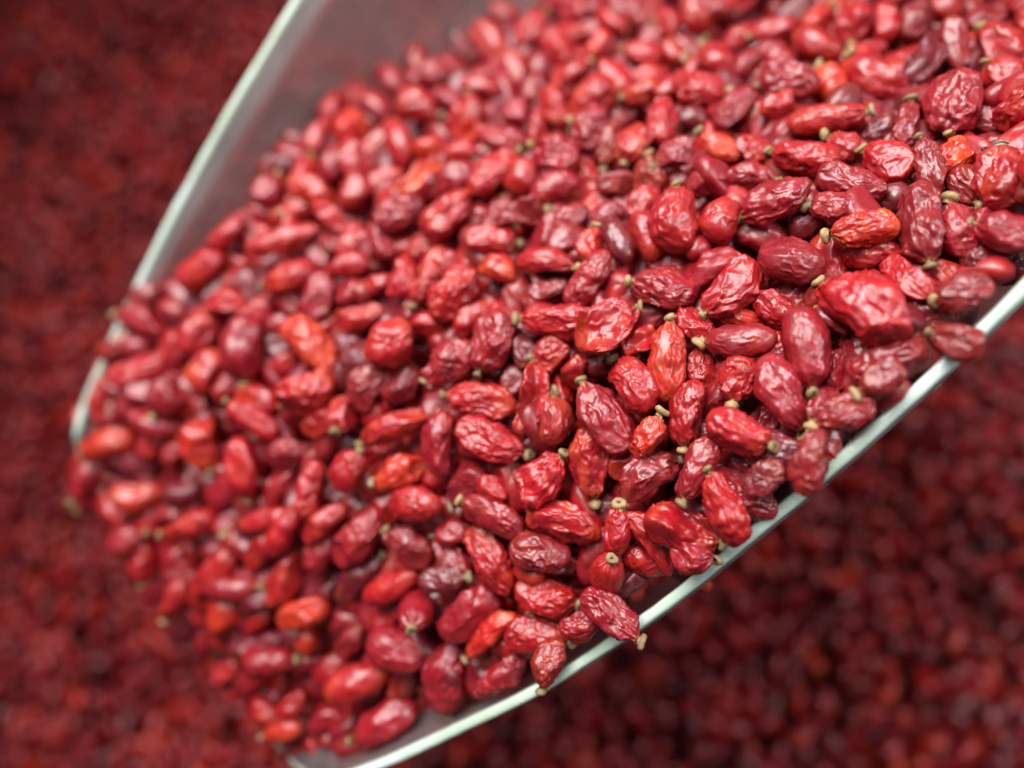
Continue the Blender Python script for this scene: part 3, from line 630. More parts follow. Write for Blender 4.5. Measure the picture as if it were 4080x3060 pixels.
(407,1032,1189,892,62,-229,-384,112,51,40,'w','c',0),
(-481,535,1238,-308,-161,76,935,80,55,45,'n','d',0),
(-633,192,1185,11,-17,-183,983,110,44,33,'w','c',1),
(-502,40,1165,242,-61,-172,953,76,53,43,'n','c',0),
(-752,279,1143,940,53,-108,-320,102,53,43,'n','d',1),
(-610,634,1186,32,74,-136,987,97,53,41,'w','c',0),
(-828,14,1018,940,156,-66,296,114,51,42,'n','d',0),
(-50,883,1209,-105,-67,127,984,99,48,36,'w','r',0),
(-794,70,1059,687,176,-31,-704,95,52,45,'n','r',0),
(-456,244,1272,909,400,-71,95,88,46,33,'w','c',0),
(-223,780,1219,854,109,-67,505,90,51,35,'w','d',0),
(455,987,1238,588,17,110,-801,113,47,33,'w','d',0),
(563,1022,1209,-55,-39,113,991,99,48,40,'n','c',1),
(-351,667,1253,-81,-28,-145,986,96,45,34,'w','r',1),
(-483,156,1227,141,-26,-184,973,80,48,35,'w','c',0),
(-846,246,1100,781,226,-112,572,94,54,37,'w','r',1),
(-600,561,1200,993,67,-58,76,88,54,47,'n','c',0),
(-714,177,1137,946,265,-132,-132,96,52,37,'w','p',1),
(-275,649,1279,767,32,158,622,101,45,33,'w','r',0),
(-147,822,1233,918,269,-211,-199,104,49,37,'w','p',0),
(726,953,1276,809,100,-159,557,92,44,37,'n','c',0),
(-984,268,1054,522,284,98,799,97,55,38,'w','c',1),
(-49,739,1288,909,-20,10,417,84,48,37,'w','p',0),
(-291,619,1302,986,124,-13,-109,80,50,43,'n','c',0),
(-130,857,1215,587,170,168,774,105,48,40,'n','c',0),
(453,939,1269,632,-108,-66,765,84,56,45,'n','r',0),
(-481,-192,1094,140,-81,-81,984,91,45,38,'n','c',0),
(-647,396,1199,-269,47,-73,959,90,47,36,'w','d',0),
(-554,159,1184,715,-84,-233,654,82,45,35,'w','c',0),
(-132,768,1270,588,74,-104,-798,89,50,42,'n','p',0),
(-821,160,1079,868,-12,-91,488,104,45,41,'n','d',1),
(-678,53,1126,872,-159,289,-362,81,51,39,'w','d',0),
(-323,550,1273,765,-69,53,-639,88,44,33,'w','r',0),
(-259,818,1213,770,64,-45,-633,105,49,34,'w','c',0),
(-547,666,1199,995,-71,-56,-51,95,53,43,'n','r',1),
(-17,1103,1094,554,40,101,826,113,56,40,'w','c',1),
(-529,-64,1134,987,58,-123,-90,89,48,42,'n','c',1),
(-552,8,1139,-426,-23,-210,880,81,49,34,'w','c',1),
(-415,532,1273,298,-22,58,952,91,46,41,'n','d',0),
(687,968,1246,229,-128,139,955,77,47,35,'w','r',0),
(496,1005,1212,613,-33,67,-786,103,45,33,'w','p',0),
(142,952,1210,895,21,-56,442,93,50,38,'w','r',0),
(-153,790,1242,241,-134,-76,958,95,48,37,'w','c',1),
(-293,809,1191,-97,19,-148,984,98,44,33,'w','c',0),
(-109,708,1297,415,79,-81,903,77,48,42,'n','c',1),
(-238,683,1274,-59,-171,110,977,84,46,38,'n','r',0),
(584,985,1241,947,135,-228,-180,79,50,43,'n','d',0),
(-133,1044,1115,819,131,-71,-555,115,52,37,'w','p',1),
(-825,48,1041,172,-108,-178,963,110,46,38,'n','c',1),
(74,984,1173,794,24,34,606,101,51,38,'w','p',1),
(-728,333,1171,981,178,-69,-23,98,48,35,'w','c',1),
(-380,774,1206,-367,11,83,926,96,46,35,'w','r',0),
(426,882,1290,953,-59,-124,-269,81,44,31,'w','r',0),
(505,1041,1180,841,268,-292,-368,106,44,37,'n','r',0),
(-432,702,1214,936,272,-67,-211,83,53,37,'w','r',0),
(-758,498,1158,856,-36,2,-515,92,52,46,'n','c',1),
(-777,41,1077,-435,-48,-121,891,93,48,33,'w','c',0),
(-245,717,1251,700,189,172,667,81,49,40,'n','c',1),
(-700,25,1093,-436,-88,-110,889,93,46,34,'w','r',0),
(-647,448,1190,-285,-10,-242,927,78,51,36,'w','d',0),
(-226,883,1196,574,116,-82,-807,94,50,36,'w','p',0),
(-948,367,1085,767,50,-48,638,98,48,42,'n','r',0),
(-864,160,1045,987,138,-28,82,111,44,32,'w','d',1),
(-723,50,1079,503,71,-48,860,86,45,38,'n','d',0),
(-512,398,1258,-238,0,-282,929,80,44,38,'n','c',1),
(-664,531,1168,202,63,-59,976,90,46,32,'w','r',1),
(26,1024,1158,-18,-26,-432,901,99,45,33,'w','r',1),
(-1,965,1174,897,-176,-79,-397,104,46,35,'w','r',0),
(113,1075,1131,575,64,79,-812,96,51,46,'n','c',1),
(83,893,1240,-487,-40,-42,871,85,46,34,'w','c',0),
(252,1083,1149,885,92,-130,-437,99,49,36,'w','c',1),
(-908,389,1105,432,207,161,863,97,46,36,'w','r',1),
(-330,962,1121,-115,13,-124,985,85,54,45,'n','c',0),
(-249,758,1233,400,-17,-229,887,81,46,33,'w','d',0),
(-545,810,1146,876,374,-3,-304,104,44,32,'w','d',0),
(-551,-201,1047,553,154,-52,817,77,45,32,'w','r',0),
(-403,853,1158,936,163,59,305,93,45,34,'w','c',0),
(375,1009,1195,721,168,-78,-668,92,44,34,'w','d',0),
(-930,192,1046,969,73,148,-186,82,51,40,'w','d',0),
(25,1081,1116,968,-7,-10,252,102,45,37,'n','r',0),
(227,1120,1114,802,88,-120,-579,88,56,50,'n','c',0),
(92,1125,1100,967,-18,-114,-229,97,49,38,'w','c',1),
(-760,413,1156,878,57,18,475,74,49,35,'w','r',0),
(-560,785,1166,259,22,17,966,80,55,40,'w','c',1),
(-248,975,1142,400,133,272,865,83,55,41,'w','c',1),
(178,1183,1066,578,48,17,-815,100,52,43,'n','c',0),
(-758,-75,1023,993,114,7,-8,79,48,42,'n','c',0),
(-629,532,1181,744,-111,62,-656,83,44,32,'w','c',0),
(-333,1028,1098,618,63,-41,782,89,55,49,'n','r',1),
(-169,927,1180,991,-101,17,89,80,47,35,'w','c',1),
(206,1146,1079,983,122,-28,134,74,56,48,'n','d',0),
(-92,1185,1041,767,68,66,635,100,55,48,'n','d',1),
(-1011,211,1020,785,250,59,563,90,45,40,'n','r',0),
(-56,1135,1068,845,116,-103,-512,94,53,45,'n','d',1),
(457,1072,1166,823,113,-8,556,85,45,38,'n','c',0),
(-96,1008,1136,803,-218,-86,548,87,48,43,'n','c',0),
(-77,161,1395,963,23,-145,224,54,35,29,'n','p',0),
(113,1178,1080,380,-29,5,925,87,50,40,'n','p',0),
(74,1203,1054,-178,49,-202,962,97,44,39,'n','c',0),
(206,192,1483,947,-159,79,-267,52,35,29,'n','p',0),
(-250,1087,1075,889,152,34,-431,95,44,30,'w','d',0),
(26,266,1458,976,143,-37,158,52,35,29,'n','p',1),
(42,1219,1026,517,36,151,841,88,50,35,'w','c',0),
(-370,345,1321,1000,-18,18,-9,55,35,28,'n','p',1),
(-647,-217,1009,943,11,-53,328,68,39,35,'n','r',1),
(-82,290,1437,687,-197,-29,-699,52,37,30,'n','p',1),
(26,1262,997,944,56,62,320,85,46,37,'n','p',1),
(-123,1290,965,659,153,144,722,90,49,40,'n','c',0),
(-93,1272,994,885,44,-79,-456,95,45,32,'w','d',0),
(-510,278,1246,973,217,-74,-11,56,36,32,'n','p',0),
(-534,290,1226,928,25,57,367,52,36,30,'n','c',0),
(-416,337,1289,860,11,-20,510,53,35,31,'n','p',1),
(-619,350,1210,936,112,-18,-332,58,35,31,'n','r',1),
(-850,-35,990,831,58,-109,542,63,39,35,'n','c',0),
(-714,-43,1065,-241,-62,-119,961,65,37,31,'n','c',1),
(186,131,1481,969,131,-91,-190,52,35,28,'n','c',0),
(-121,408,1383,858,78,47,505,52,35,31,'n','p',0),
(-125,353,1404,775,-128,-67,615,52,35,31,'n','r',1),
(746,719,1452,-187,-157,-12,970,103,52,46,'n','r',0),
(912,988,1290,993,-41,-81,78,84,52,46,'n','r',0),
(752,818,1393,803,-229,-195,515,102,52,46,'n','r',0),
(651,542,1528,687,-78,-44,721,106,50,43,'n','c',0),
(634,400,1596,888,186,-179,-381,93,44,39,'n','d',0),
(851,900,1343,-446,-135,101,879,117,50,42,'n','d',0),
(704,729,1455,982,66,-18,177,114,43,37,'n','r',0),
(631,667,1454,829,52,33,556,100,51,45,'n','d',0),
(975,1105,1213,743,-112,-119,649,116,55,44,'n','c',0),
(591,383,1590,181,-130,-129,966,93,57,42,'w','d',0),
(669,649,1481,947,-185,-82,251,87,57,50,'n','r',0),
(643,427,1582,104,-155,-37,982,97,56,50,'n','r',0),
(622,511,1574,632,-163,-81,753,106,44,34,'w','r',0),
(751,680,1492,815,97,-228,-523,103,43,32,'w','r',0),
(596,377,1617,-470,-227,59,851,80,43,35,'n','c',0),
(676,527,1545,95,-186,-111,972,89,44,31,'w','r',0),
(884,924,1317,834,-86,-182,-514,102,51,42,'n','r',0),
(844,1079,1223,780,120,-84,-609,103,47,39,'n','r',1),
(762,792,1408,800,14,-143,-583,86,56,45,'n','c',0),
(859,1101,1195,733,-154,-221,625,89,49,41,'n','r',1),
(597,476,1581,414,-272,-148,856,78,50,38,'w','c',1),
(784,836,1407,726,32,10,-687,80,55,39,'w','c',0),
(536,437,1593,-285,-143,116,941,94,52,42,'n','d',0),
(541,498,1552,919,203,-35,336,90,53,46,'n','r',0),
(639,602,1494,101,-244,-225,938,91,53,43,'n','r',1),
(696,582,1507,937,-70,-103,326,109,44,30,'w','r',0),
(655,536,1563,805,-118,-188,550,81,49,36,'w','c',1),
(842,1041,1237,940,48,-173,-290,80,42,37,'n','d',1),
(780,842,1369,899,-1,-205,-387,106,45,37,'n','d',0),
(608,427,1617,-340,-231,192,891,103,51,35,'w','c',0),
(634,642,1468,880,0,-45,-472,96,45,33,'w','c',0),
(614,543,1514,713,-216,-114,657,115,58,43,'w','d',0),
(582,498,1548,-294,-78,40,952,99,42,31,'w','r',0),
(681,688,1443,459,-115,-120,873,82,52,45,'n','r',1),
(860,1021,1279,17,-100,40,994,102,56,49,'n','r',0),
(749,750,1411,900,50,-333,-278,106,46,39,'n','r',1),
(820,865,1364,-400,-120,90,904,118,48,42,'n','d',1),
(839,962,1292,-462,-189,135,856,116,51,44,'n','d',1),
(683,758,1429,34,-91,-175,980,99,55,45,'n','r',0),
(611,513,1547,-492,-87,149,853,89,56,43,'w','r',1),
(862,1160,1172,-272,-126,204,932,115,48,36,'w','c',0),
(931,1091,1207,729,-174,-148,645,110,55,48,'n','c',1),
(759,728,1443,628,79,-141,-761,112,42,35,'n','r',1),
(621,491,1614,954,-97,-197,-203,93,44,32,'w','c',1),
(602,379,1634,988,-42,-123,-87,77,53,40,'w','c',0),
(574,469,1580,417,-60,68,904,80,47,34,'w','r',1),
(660,519,1585,803,-38,-162,573,99,54,46,'n','r',1),
(788,922,1310,912,-294,-134,254,118,43,35,'n','c',1),
(737,687,1472,992,-79,-92,36,81,42,32,'w','c',0),
(668,633,1500,900,-56,-139,-409,87,47,39,'n','r',0),
(623,622,1494,870,62,-92,-481,82,44,37,'n','d',0),
(606,506,1586,175,-183,33,967,78,48,35,'w','c',1),
(692,815,1395,332,-222,-41,916,105,55,46,'n','r',1),
(823,834,1406,968,91,-190,-138,97,45,36,'n','r',0),
(1004,1074,1235,724,127,-252,-629,113,55,49,'n','c',0),
(690,790,1405,157,-86,97,979,85,51,45,'n','r',1),
(826,1036,1248,574,182,-185,-777,103,52,42,'n','c',1),
(857,996,1269,959,-206,-63,181,92,53,47,'n','c',0),
(749,885,1340,769,39,55,-636,91,55,46,'n','c',1),
(839,912,1321,630,-366,-287,622,95,57,46,'n','c',1),
(1031,1144,1174,-415,-113,14,903,108,46,34,'w','d',0),
(719,841,1361,787,-98,-101,600,90,57,51,'n','d',0),
(995,1137,1184,628,166,-126,-750,90,43,31,'w','r',0),
(723,655,1491,966,31,-167,196,108,57,50,'n','r',0),
(682,539,1553,713,-223,-101,658,111,47,43,'n','c',1),
(782,975,1281,763,94,-224,-600,113,50,43,'n','d',0),
(522,419,1616,787,49,-140,-599,82,50,40,'n','r',1),
(795,784,1429,789,-82,-64,606,92,42,29,'w','r',1),
(594,431,1608,978,59,-50,195,113,43,35,'n','r',0),
(925,954,1323,631,-290,-172,699,116,51,45,'n','d',1),
(823,905,1348,-401,-169,183,882,110,46,37,'n','d',1),
(733,678,1461,932,-139,-106,317,117,46,32,'w','c',1),
(666,624,1523,280,-280,-172,902,81,51,44,'n','d',0),
(924,1025,1258,819,-72,-171,542,105,52,47,'n','r',1),
(707,852,1382,963,-150,-75,-208,87,54,46,'n','r',0),
(958,1008,1274,528,71,45,-845,93,48,36,'w','d',0),
(571,396,1654,836,64,-246,-486,87,56,47,'n','d',1),
(753,778,1433,463,-202,22,863,94,44,36,'n','d',1),
(582,530,1533,-461,-20,6,887,112,43,37,'n','c',1),
(656,563,1522,643,136,-210,-724,87,55,45,'n','r',0),
(1219,1545,902,818,167,-238,-496,114,51,43,'n','d',0),
(564,1570,908,914,144,-7,379,117,58,48,'n','r',0),
(1,1497,987,585,1,-71,808,86,47,38,'n','c',0),
(1165,1450,975,305,-232,-34,923,91,52,42,'n','d',1),
(627,1528,896,896,435,63,-58,105,52,43,'n','d',0),
(-2,1298,996,577,13,-28,-816,110,44,31,'w','d',1),
(165,1628,990,568,193,101,-794,93,53,48,'n','r',0),
(58,1494,928,929,280,40,240,103,47,35,'w','c',0),
(619,1612,946,814,173,-171,528,97,44,39,'n','r',0),
(790,1640,925,846,185,133,-482,102,44,39,'n','r',0),
(393,1384,973,-76,-47,87,992,93,56,46,'n','c',0),
(781,1119,1180,-321,-71,-48,943,99,52,46,'n','r',1),
(238,1083,1179,841,-52,-124,525,116,47,40,'n','r',0),
(508,982,1267,801,-160,-147,557,94,52,44,'n','d',1),
(278,1286,1036,988,6,-113,-102,82,57,49,'n','c',0),
(375,1520,936,919,370,-27,-135,80,47,39,'n','d',0),
(328,1629,984,-418,-107,-211,877,102,52,43,'n','c',1),
(35,1178,1091,940,116,145,287,98,49,36,'w','r',1),
(500,1475,927,893,206,-42,398,86,55,48,'n','r',1),
(705,977,1294,843,-42,-162,-511,98,47,34,'w','r',1),
(1172,1498,937,687,-1,61,724,114,55,46,'n','c',1),
(757,1553,910,553,141,207,-794,99,44,35,'n','r',1),
(39,1230,1058,970,-117,36,210,88,44,32,'w','r',0),
(1018,1322,1060,447,-357,-230,787,113,56,45,'n','r',1),
(-32,1416,990,17,211,21,977,102,48,43,'n','r',0),
(448,1521,958,775,363,39,-515,98,54,41,'w','r',1),
(1167,1337,1058,549,272,-220,-759,105,49,40,'n','r',1),
(600,1404,982,821,62,-89,-560,89,49,42,'n','r',0),
(719,1092,1189,868,188,-178,-424,105,54,44,'n','c',0),
(715,1640,919,143,2,-373,917,90,55,47,'n','d',0),
(432,1531,910,-105,-25,-108,988,81,45,36,'n','r',1),
(781,905,1328,734,9,-126,667,108,49,40,'n','d',0),
(882,1620,924,917,167,-186,312,87,43,39,'n','d',1),
(366,1068,1223,580,-82,-55,808,102,57,46,'n','r',1),
(557,962,1295,867,-104,-183,452,98,54,46,'n','c',0),
(169,1094,1170,922,182,-270,-208,83,57,50,'n','d',1),
(717,905,1313,502,-138,90,849,97,56,46,'n','c',0),
(866,1576,915,996,-61,-62,-9,98,46,38,'n','r',0),
(659,1654,950,450,63,-96,885,89,45,32,'w','c',0),
(874,1188,1139,749,5,-108,-653,87,51,42,'n','r',1),
(425,1617,953,673,280,75,-680,92,44,36,'n','r',0),
(595,912,1327,793,-50,-140,-591,118,54,39,'w','r',0),
(818,847,1397,-494,-188,152,835,113,57,40,'w','c',0),
(980,1644,889,883,160,-5,-441,101,55,38,'w','r',0),
(726,1368,1017,467,-297,-181,813,114,51,36,'w','d',0),
(-30,1433,960,822,85,-264,498,101,47,38,'n','c',1),
(786,1018,1261,926,-32,-81,367,106,50,43,'n','r',0),
(292,1555,962,955,168,71,-235,96,56,48,'n','r',0),
(89,1491,991,-281,-3,-370,886,98,49,40,'n','r',0),
(885,916,1340,461,-283,-179,822,91,54,39,'w','d',0),
(971,1044,1255,615,240,-47,-750,93,50,44,'n','r',0),
(537,1033,1242,387,-182,121,896,112,51,43,'n','c',1),
(826,847,1373,755,-153,-112,628,110,51,38,'w','r',0),
(124,1409,944,-404,-30,-346,847,89,44,39,'n','c',0),
(72,1330,987,861,55,-89,-497,102,48,37,'w','d',1),
(822,1084,1202,775,105,-212,-587,88,46,38,'n','d',0),
(976,1192,1149,-311,-135,77,937,115,46,38,'n','c',1),
(722,1038,1244,980,9,-152,-130,100,55,38,'w','r',0),
(417,1573,969,622,227,248,-707,87,42,33,'w','r',0),
(627,1568,951,911,407,-42,-40,100,45,37,'n','d',0),
(-3,1554,968,-38,235,-112,965,81,51,42,'n','r',0),
(1076,1580,874,142,-62,138,978,91,43,33,'w','c',1),
(100,1524,972,-83,114,-312,940,84,47,39,'n','r',0),
(789,1525,907,861,-382,-181,282,113,53,39,'w','d',1),
(237,1528,964,915,126,194,-330,75,57,47,'n','d',1),
(846,1366,1028,618,-207,-159,742,91,44,37,'n','c',1),
(1248,1502,943,708,-23,-16,-706,116,52,45,'n','r',1),
(934,1051,1232,-159,-76,-6,984,114,43,30,'w','c',1),
(479,1080,1204,633,6,-229,740,83,44,36,'n','d',1),
(801,1215,1128,843,100,-163,-503,112,56,45,'n','c',0),
(870,950,1302,711,-29,-89,697,84,42,29,'w','r',0),
(344,1099,1182,293,-207,-41,933,109,50,37,'w','r',0),
(339,1571,977,934,186,30,-304,76,46,34,'w','r',0),
(8,1481,955,949,283,109,89,105,46,38,'n','r',0),
(791,959,1306,814,-37,-152,560,102,45,32,'w','c',1),
(857,1403,994,503,169,-129,-838,98,56,46,'n','r',1),
(1088,1548,907,721,169,-209,-639,105,45,39,'n','c',0),
(384,1326,1022,484,-154,-27,861,94,44,32,'w','c',1),
(103,1575,959,346,31,-187,919,101,56,50,'n','d',0),
(243,1373,976,992,-65,-10,112,103,54,46,'n','d',0),
(996,1643,927,-36,-157,-229,960,99,43,32,'w','c',0),
(808,877,1352,706,47,-145,-692,97,55,48,'n','c',0),
(280,1632,950,313,-110,-273,903,99,53,44,'n','c',1),
(965,1129,1181,637,362,-431,-526,88,52,44,'n','c',1),
(680,1501,927,752,205,49,625,90,51,41,'n','r',0),
(587,1491,924,857,170,35,485,97,45,31,'w','r',0),
(1189,1358,1032,478,-280,30,832,111,49,37,'w','c',0),
(676,1573,920,619,-73,-375,687,105,52,43,'n','r',0),
(821,1244,1102,317,-277,-230,877,92,50,41,'n','r',1),
(187,1152,1133,851,3,4,525,111,58,48,'n','d',1),
(303,1060,1202,918,49,58,390,89,44,30,'w','r',1),
(661,983,1278,774,-83,-212,590,86,56,48,'n','d',1),
(491,1394,983,520,98,-68,-846,117,48,34,'w','d',0),
(192,1184,1103,660,103,-86,-740,116,49,37,'w','c',1),
(255,1451,939,862,322,-116,374,98,44,39,'n','r',1),
(385,1246,1073,-465,10,-50,884,98,54,48,'n','r',0),
(710,1574,938,890,156,118,-412,81,47,34,'w','d',0),
(442,1555,935,995,54,-5,-82,91,49,38,'w','r',0),
(701,1423,975,708,250,-245,-613,117,45,37,'n','d',1),
(-5,1551,1016,-338,-75,-347,872,84,46,39,'n','r',1),
(423,1206,1107,335,-133,-150,921,82,44,35,'n','r',0),
(51,1273,1028,960,30,-109,-257,113,48,41,'n','d',0),
(18,1646,1011,532,148,-186,813,105,48,38,'n','r',1),
(754,1072,1223,-262,-100,182,942,103,51,45,'n','r',1),
(337,1335,1011,763,101,-76,-634,101,49,35,'w','r',0),
(1339,1641,871,947,215,40,-234,88,48,43,'n','r',0),
(419,1345,1016,905,140,-268,-298,106,42,31,'w','r',0),
(905,1646,904,586,304,19,751,83,52,38,'w','d',0),
(562,1016,1274,563,169,-173,-790,115,45,40,'n','r',1),
(660,1159,1153,-405,-131,166,889,92,50,41,'n','c',0),
]
LEFT_RIM = [(-97.4,26.0,108.5),(-96.0,31.3,109.2),(-91.6,37.8,112.4),(-86.7,46.1,115.1),(-80.4,56.9,118.2),(-73.0,68.1,121.8),(-64.2,80.4,126.0),(-55.8,92.2,129.2),(-49.4,100.6,131.7),(-41.0,111.2,134.5),(-32.4,121.7,137.3),(-22.5,131.8,140.9),(-8.5,145.1,145.9),(8.6,159.4,151.9)]
RIGHT_RIM = [(-36.1,-28.7,126.0),(-28.6,-25.7,127.5),(-17.9,-20.4,131.4),(-6.6,-14.5,135.9),(6.2,-5.9,141.4),(13.0,-0.6,145.1),(20.3,5.7,149.6),(25.7,10.2,152.8),(35.1,18.7,157.6),(41.6,25.0,161.1),(46.4,29.8,163.4),(51.1,34.9,165.2),(55.8,40.5,167.2),(60.8,46.2,168.6),(69.5,56.9,171.4),(79.5,68.6,173.9)]
LIP = [(-97.4,26.0,108.5),(-99.5,22.6,103.8),(-99.6,15.5,96.8),(-94.3,3.5,90.2),(-83.8,-9.2,88.0),(-71.2,-22.7,89.6),(-58.1,-30.6,99.7),(-45.7,-32.1,113.7),(-36.1,-28.7,126.0)]
CAM_LOC = (0.0, 0.0, 0.24137)
CAM_QUAT = (0.991336, 0.121425, 0.049721, -0.006090)
ORANGE_FRAGMENT = (-25.6,61.3,135.5,0.969,0.129,0.022,0.209)
GREEN_FRAGMENT = (49.7,49.2,156.4,0.989,0.125,0.041,0.063)

scene = bpy.context.scene
COL = scene.collection

# ------------------------------------------------------------------ camera
cam_data = bpy.data.cameras.new("camera")
cam = bpy.data.objects.new("camera", cam_data)
COL.objects.link(cam)
cam.location = CAM_LOC
cam.rotation_mode = 'QUATERNION'
cam.rotation_quaternion = CAM_QUAT
cam_data.sensor_width = 36.0
cam_data.lens = 26.0
cam_data.clip_start = 0.005
cam_data.clip_end = 20.0
cam_data.dof.use_dof = True
cam_data.dof.focus_distance = 0.090
cam_data.dof.aperture_fstop = 6.1
scene.camera = cam

# ------------------------------------------------------------------ world and lamps
world = bpy.data.worlds.new("World")
scene.world = world
world.use_nodes = True
bg = world.node_tree.nodes["Background"]
bg.inputs["Color"].default_value = (0.93, 0.96, 1.0, 1)
bg.inputs["Strength"].default_value = 0.085


def area(name, loc, target, sx, sy, power, colour, spread=180):
    l = bpy.data.lights.new(name, 'AREA')
    l.shape = 'RECTANGLE'
    l.size, l.size_y = sx, sy
    l.energy = power
    l.color = colour
    l.spread = math.radians(spread)
    o = bpy.data.objects.new(name, l)
    COL.objects.link(o)
    o.location = loc
    o.rotation_euler = (Vector(target) - Vector(loc)).to_track_quat('-Z', 'Y').to_euler()
    return o


area("stall_lamp", (-0.10, 0.20, 0.42), (0.0, 0.03, 0.14), 0.27, 0.25, 1.72, (1.0, 0.99, 0.97), 130)
area("bed_fill_light", (0.26, 0.06, 0.40), (0.06, 0.0, 0.08), 0.04, 0.30, 1.0, (0.93, 0.97, 1.0))  # added lamp out of view, there to light the lower right bed

scene.view_settings.view_transform = 'Standard'
scene.view_settings.look = 'None'
scene.view_settings.exposure = 0.0
scene.view_settings.gamma = 1.0
scene.cycles.use_denoising = True
scene.cycles.max_bounces = 10
scene.cycles.transmission_bounces = 6
scene.cycles.caustics_reflective = False
scene.cycles.caustics_refractive = False

MM = 0.001
rng = np.random.default_rng(11)


# ------------------------------------------------------------------ helpers
def tag(o, label=None, category=None, group=None, kind=None):
    for k, v in (("label", label), ("category", category), ("group", group), ("kind", kind)):
        if v:
            o[k] = v
    return o


def mesh_obj(name, verts, faces, mat, parent=None, colours=None, smooth=True):
    me = bpy.data.meshes.new(name)
    fill_mesh(me, verts, faces, smooth)
    if colours is not None:
        add_colour(me, colours)
    me.materials.append(mat)
    o = bpy.data.objects.new(name, me)
    COL.objects.link(o)
    if parent:
        o.parent = parent
    return o


def fill_mesh(me, verts, faces, smooth=True):
    """faces: (n,k) int array, all of the same size"""
    verts = np.asarray(verts, np.float32)
    faces = np.asarray(faces, np.int32)
    n, k = faces.shape
    me.vertices.add(len(verts))
    me.vertices.foreach_set("co", verts.ravel())
    me.loops.add(n * k)
    me.loops.foreach_set("vertex_index", faces.ravel())
    me.polygons.add(n)
    me.polygons.foreach_set("loop_start", np.arange(0, n * k, k, dtype=np.int32))
    me.polygons.foreach_set("loop_total", np.full(n, k, np.int32))
    me.polygons.foreach_set("use_smooth", np.full(n, smooth))
    me.update(calc_edges=True)


def add_colour(me, colours):
    a = me.color_attributes.new("skin", 'FLOAT_COLOR', 'POINT')
    c = np.ones((len(me.vertices), 4), np.float32)
    c[:, :3] = colours
    a.data.foreach_set("color", c.ravel())


_perm = np.random.default_rng(3).permutation(256)
_perm = np.concatenate([_perm, _perm, _perm])
_grad = np.random.default_rng(4).normal(size=(256, 3))
_grad /= np.linalg.norm(_grad, axis=1)[:, None]


def noise(p):
    """gradient noise, about -0.7..0.7"""
    i = np.floor(p).astype(int)
    f = p - i
    i &= 255
    w = f * f * f * (f * (f * 6 - 15) + 10)
    out = 0
    for dx in (0, 1):
        for dy in (0, 1):
            for dz in (0, 1):
                g = _grad[_perm[_perm[_perm[i[:, 0] + dx] + i[:, 1] + dy] + i[:, 2] + dz]]
                v = (g * (f - (dx, dy, dz))).sum(1)
                out = out + v * (w[:, 0] if dx else 1 - w[:, 0]) * (w[:, 1] if dy else 1 - w[:, 1]) * (w[:, 2] if dz else 1 - w[:, 2])
    return out * 1.5


def ico(sub):
    bm = bmesh.new()
    bmesh.ops.create_icosphere(bm, subdivisions=sub, radius=1)
    v = np.array([x.co[:] for x in bm.verts])
    v /= np.linalg.norm(v, axis=1)[:, None]
    f = np.array([[x.index for x in p.verts] for p in bm.faces])
    bm.free()
    return v, f


def uv_ball(nu, nv):
    v = [(1, 0, 0)]
    for a in range(1, nv):
        t = math.pi * a / nv
        for b in range(nu):
            p = 2 * math.pi * b / nu
            v.append((math.cos(t), math.sin(t) * math.cos(p), math.sin(t) * math.sin(p)))
    v.append((-1, 0, 0))
    f = []
    for b in range(nu):
        f.append((0, 1 + b, 1 + (b + 1) % nu))
        for a in range(nv - 2):
            p, q = 1 + a * nu + b, 1 + a * nu + (b + 1) % nu
            f += [(p, p + nu, q), (q, p + nu, q + nu)]
        o = 1 + (nv - 2) * nu
        f.append((len(v) - 1, o + (b + 1) % nu, o + b))
    return np.array(v, float), np.array(f)


def smoothstep(a, b, x):
    t = np.clip((x - a) / (b - a), 0, 1)
    return t * t * (3 - 2 * t)


# ------------------------------------------------------------------ materials
def new_mat(name):
    m = bpy.data.materials.new(name)
    m.use_nodes = True
    nt = m.node_tree
    return m, nt, nt.nodes["Principled BSDF"]


def skin_material(name, fine=True):
    m, nt, b = new_mat(name)
    at = nt.nodes.new("ShaderNodeAttribute")
    at.attribute_name = "skin"
    nt.links.new(at.outputs["Color"], b.inputs["Base Color"])
    b.inputs["IOR"].default_value = 1.53
    b.inputs["Roughness"].default_value = 0.42
    b.inputs["Subsurface Weight"].default_value = 0.2
    b.inputs["Subsurface Radius"].default_value = (1.0, 0.18, 0.10)
    b.inputs["Subsurface Scale"].default_value = 0.0011
    b.inputs["Coat Weight"].default_value = 0.46 if fine else 0.15
    b.inputs["Coat Roughness"].default_value = 0.23
    if fine:
        tc = nt.nodes.new("ShaderNodeTexCoord")
        n1 = nt.nodes.new("ShaderNodeTexNoise")
        n1.inputs["Scale"].default_value = 520
        n1.inputs["Detail"].default_value = 3
        n2 = nt.nodes.new("ShaderNodeTexNoise")
        n2.inputs["Scale"].default_value = 1500
        n2.inputs["Detail"].default_value = 4
        for n in (n1, n2):
            nt.links.new(tc.outputs["Object"], n.inputs["Vector"])
        mr = nt.nodes.new("ShaderNodeMapRange")
        mr.inputs["From Min"].default_value = 0.3
        mr.inputs["From Max"].default_value = 0.7
        mr.inputs["To Min"].default_value = 0.36
        mr.inputs["To Max"].default_value = 0.62
        nt.links.new(n1.outputs["Fac"], mr.inputs["Value"])
        nt.links.new(mr.outputs["Result"], b.inputs["Roughness"])
        bu = nt.nodes.new("ShaderNodeBump")
        bu.inputs["Strength"].default_value = 0.3
        bu.inputs["Distance"].default_value = 0.00018
        nt.links.new(n2.outputs["Fac"], bu.inputs["Height"])
        nt.links.new(bu.outputs["Normal"], b.inputs["Normal"])
        nt.links.new(bu.outputs["Normal"], b.inputs["Coat Normal"])
    return m


SKIN = skin_material("berry_skin")
BED_SKIN = skin_material("bed_berry_skin", False)


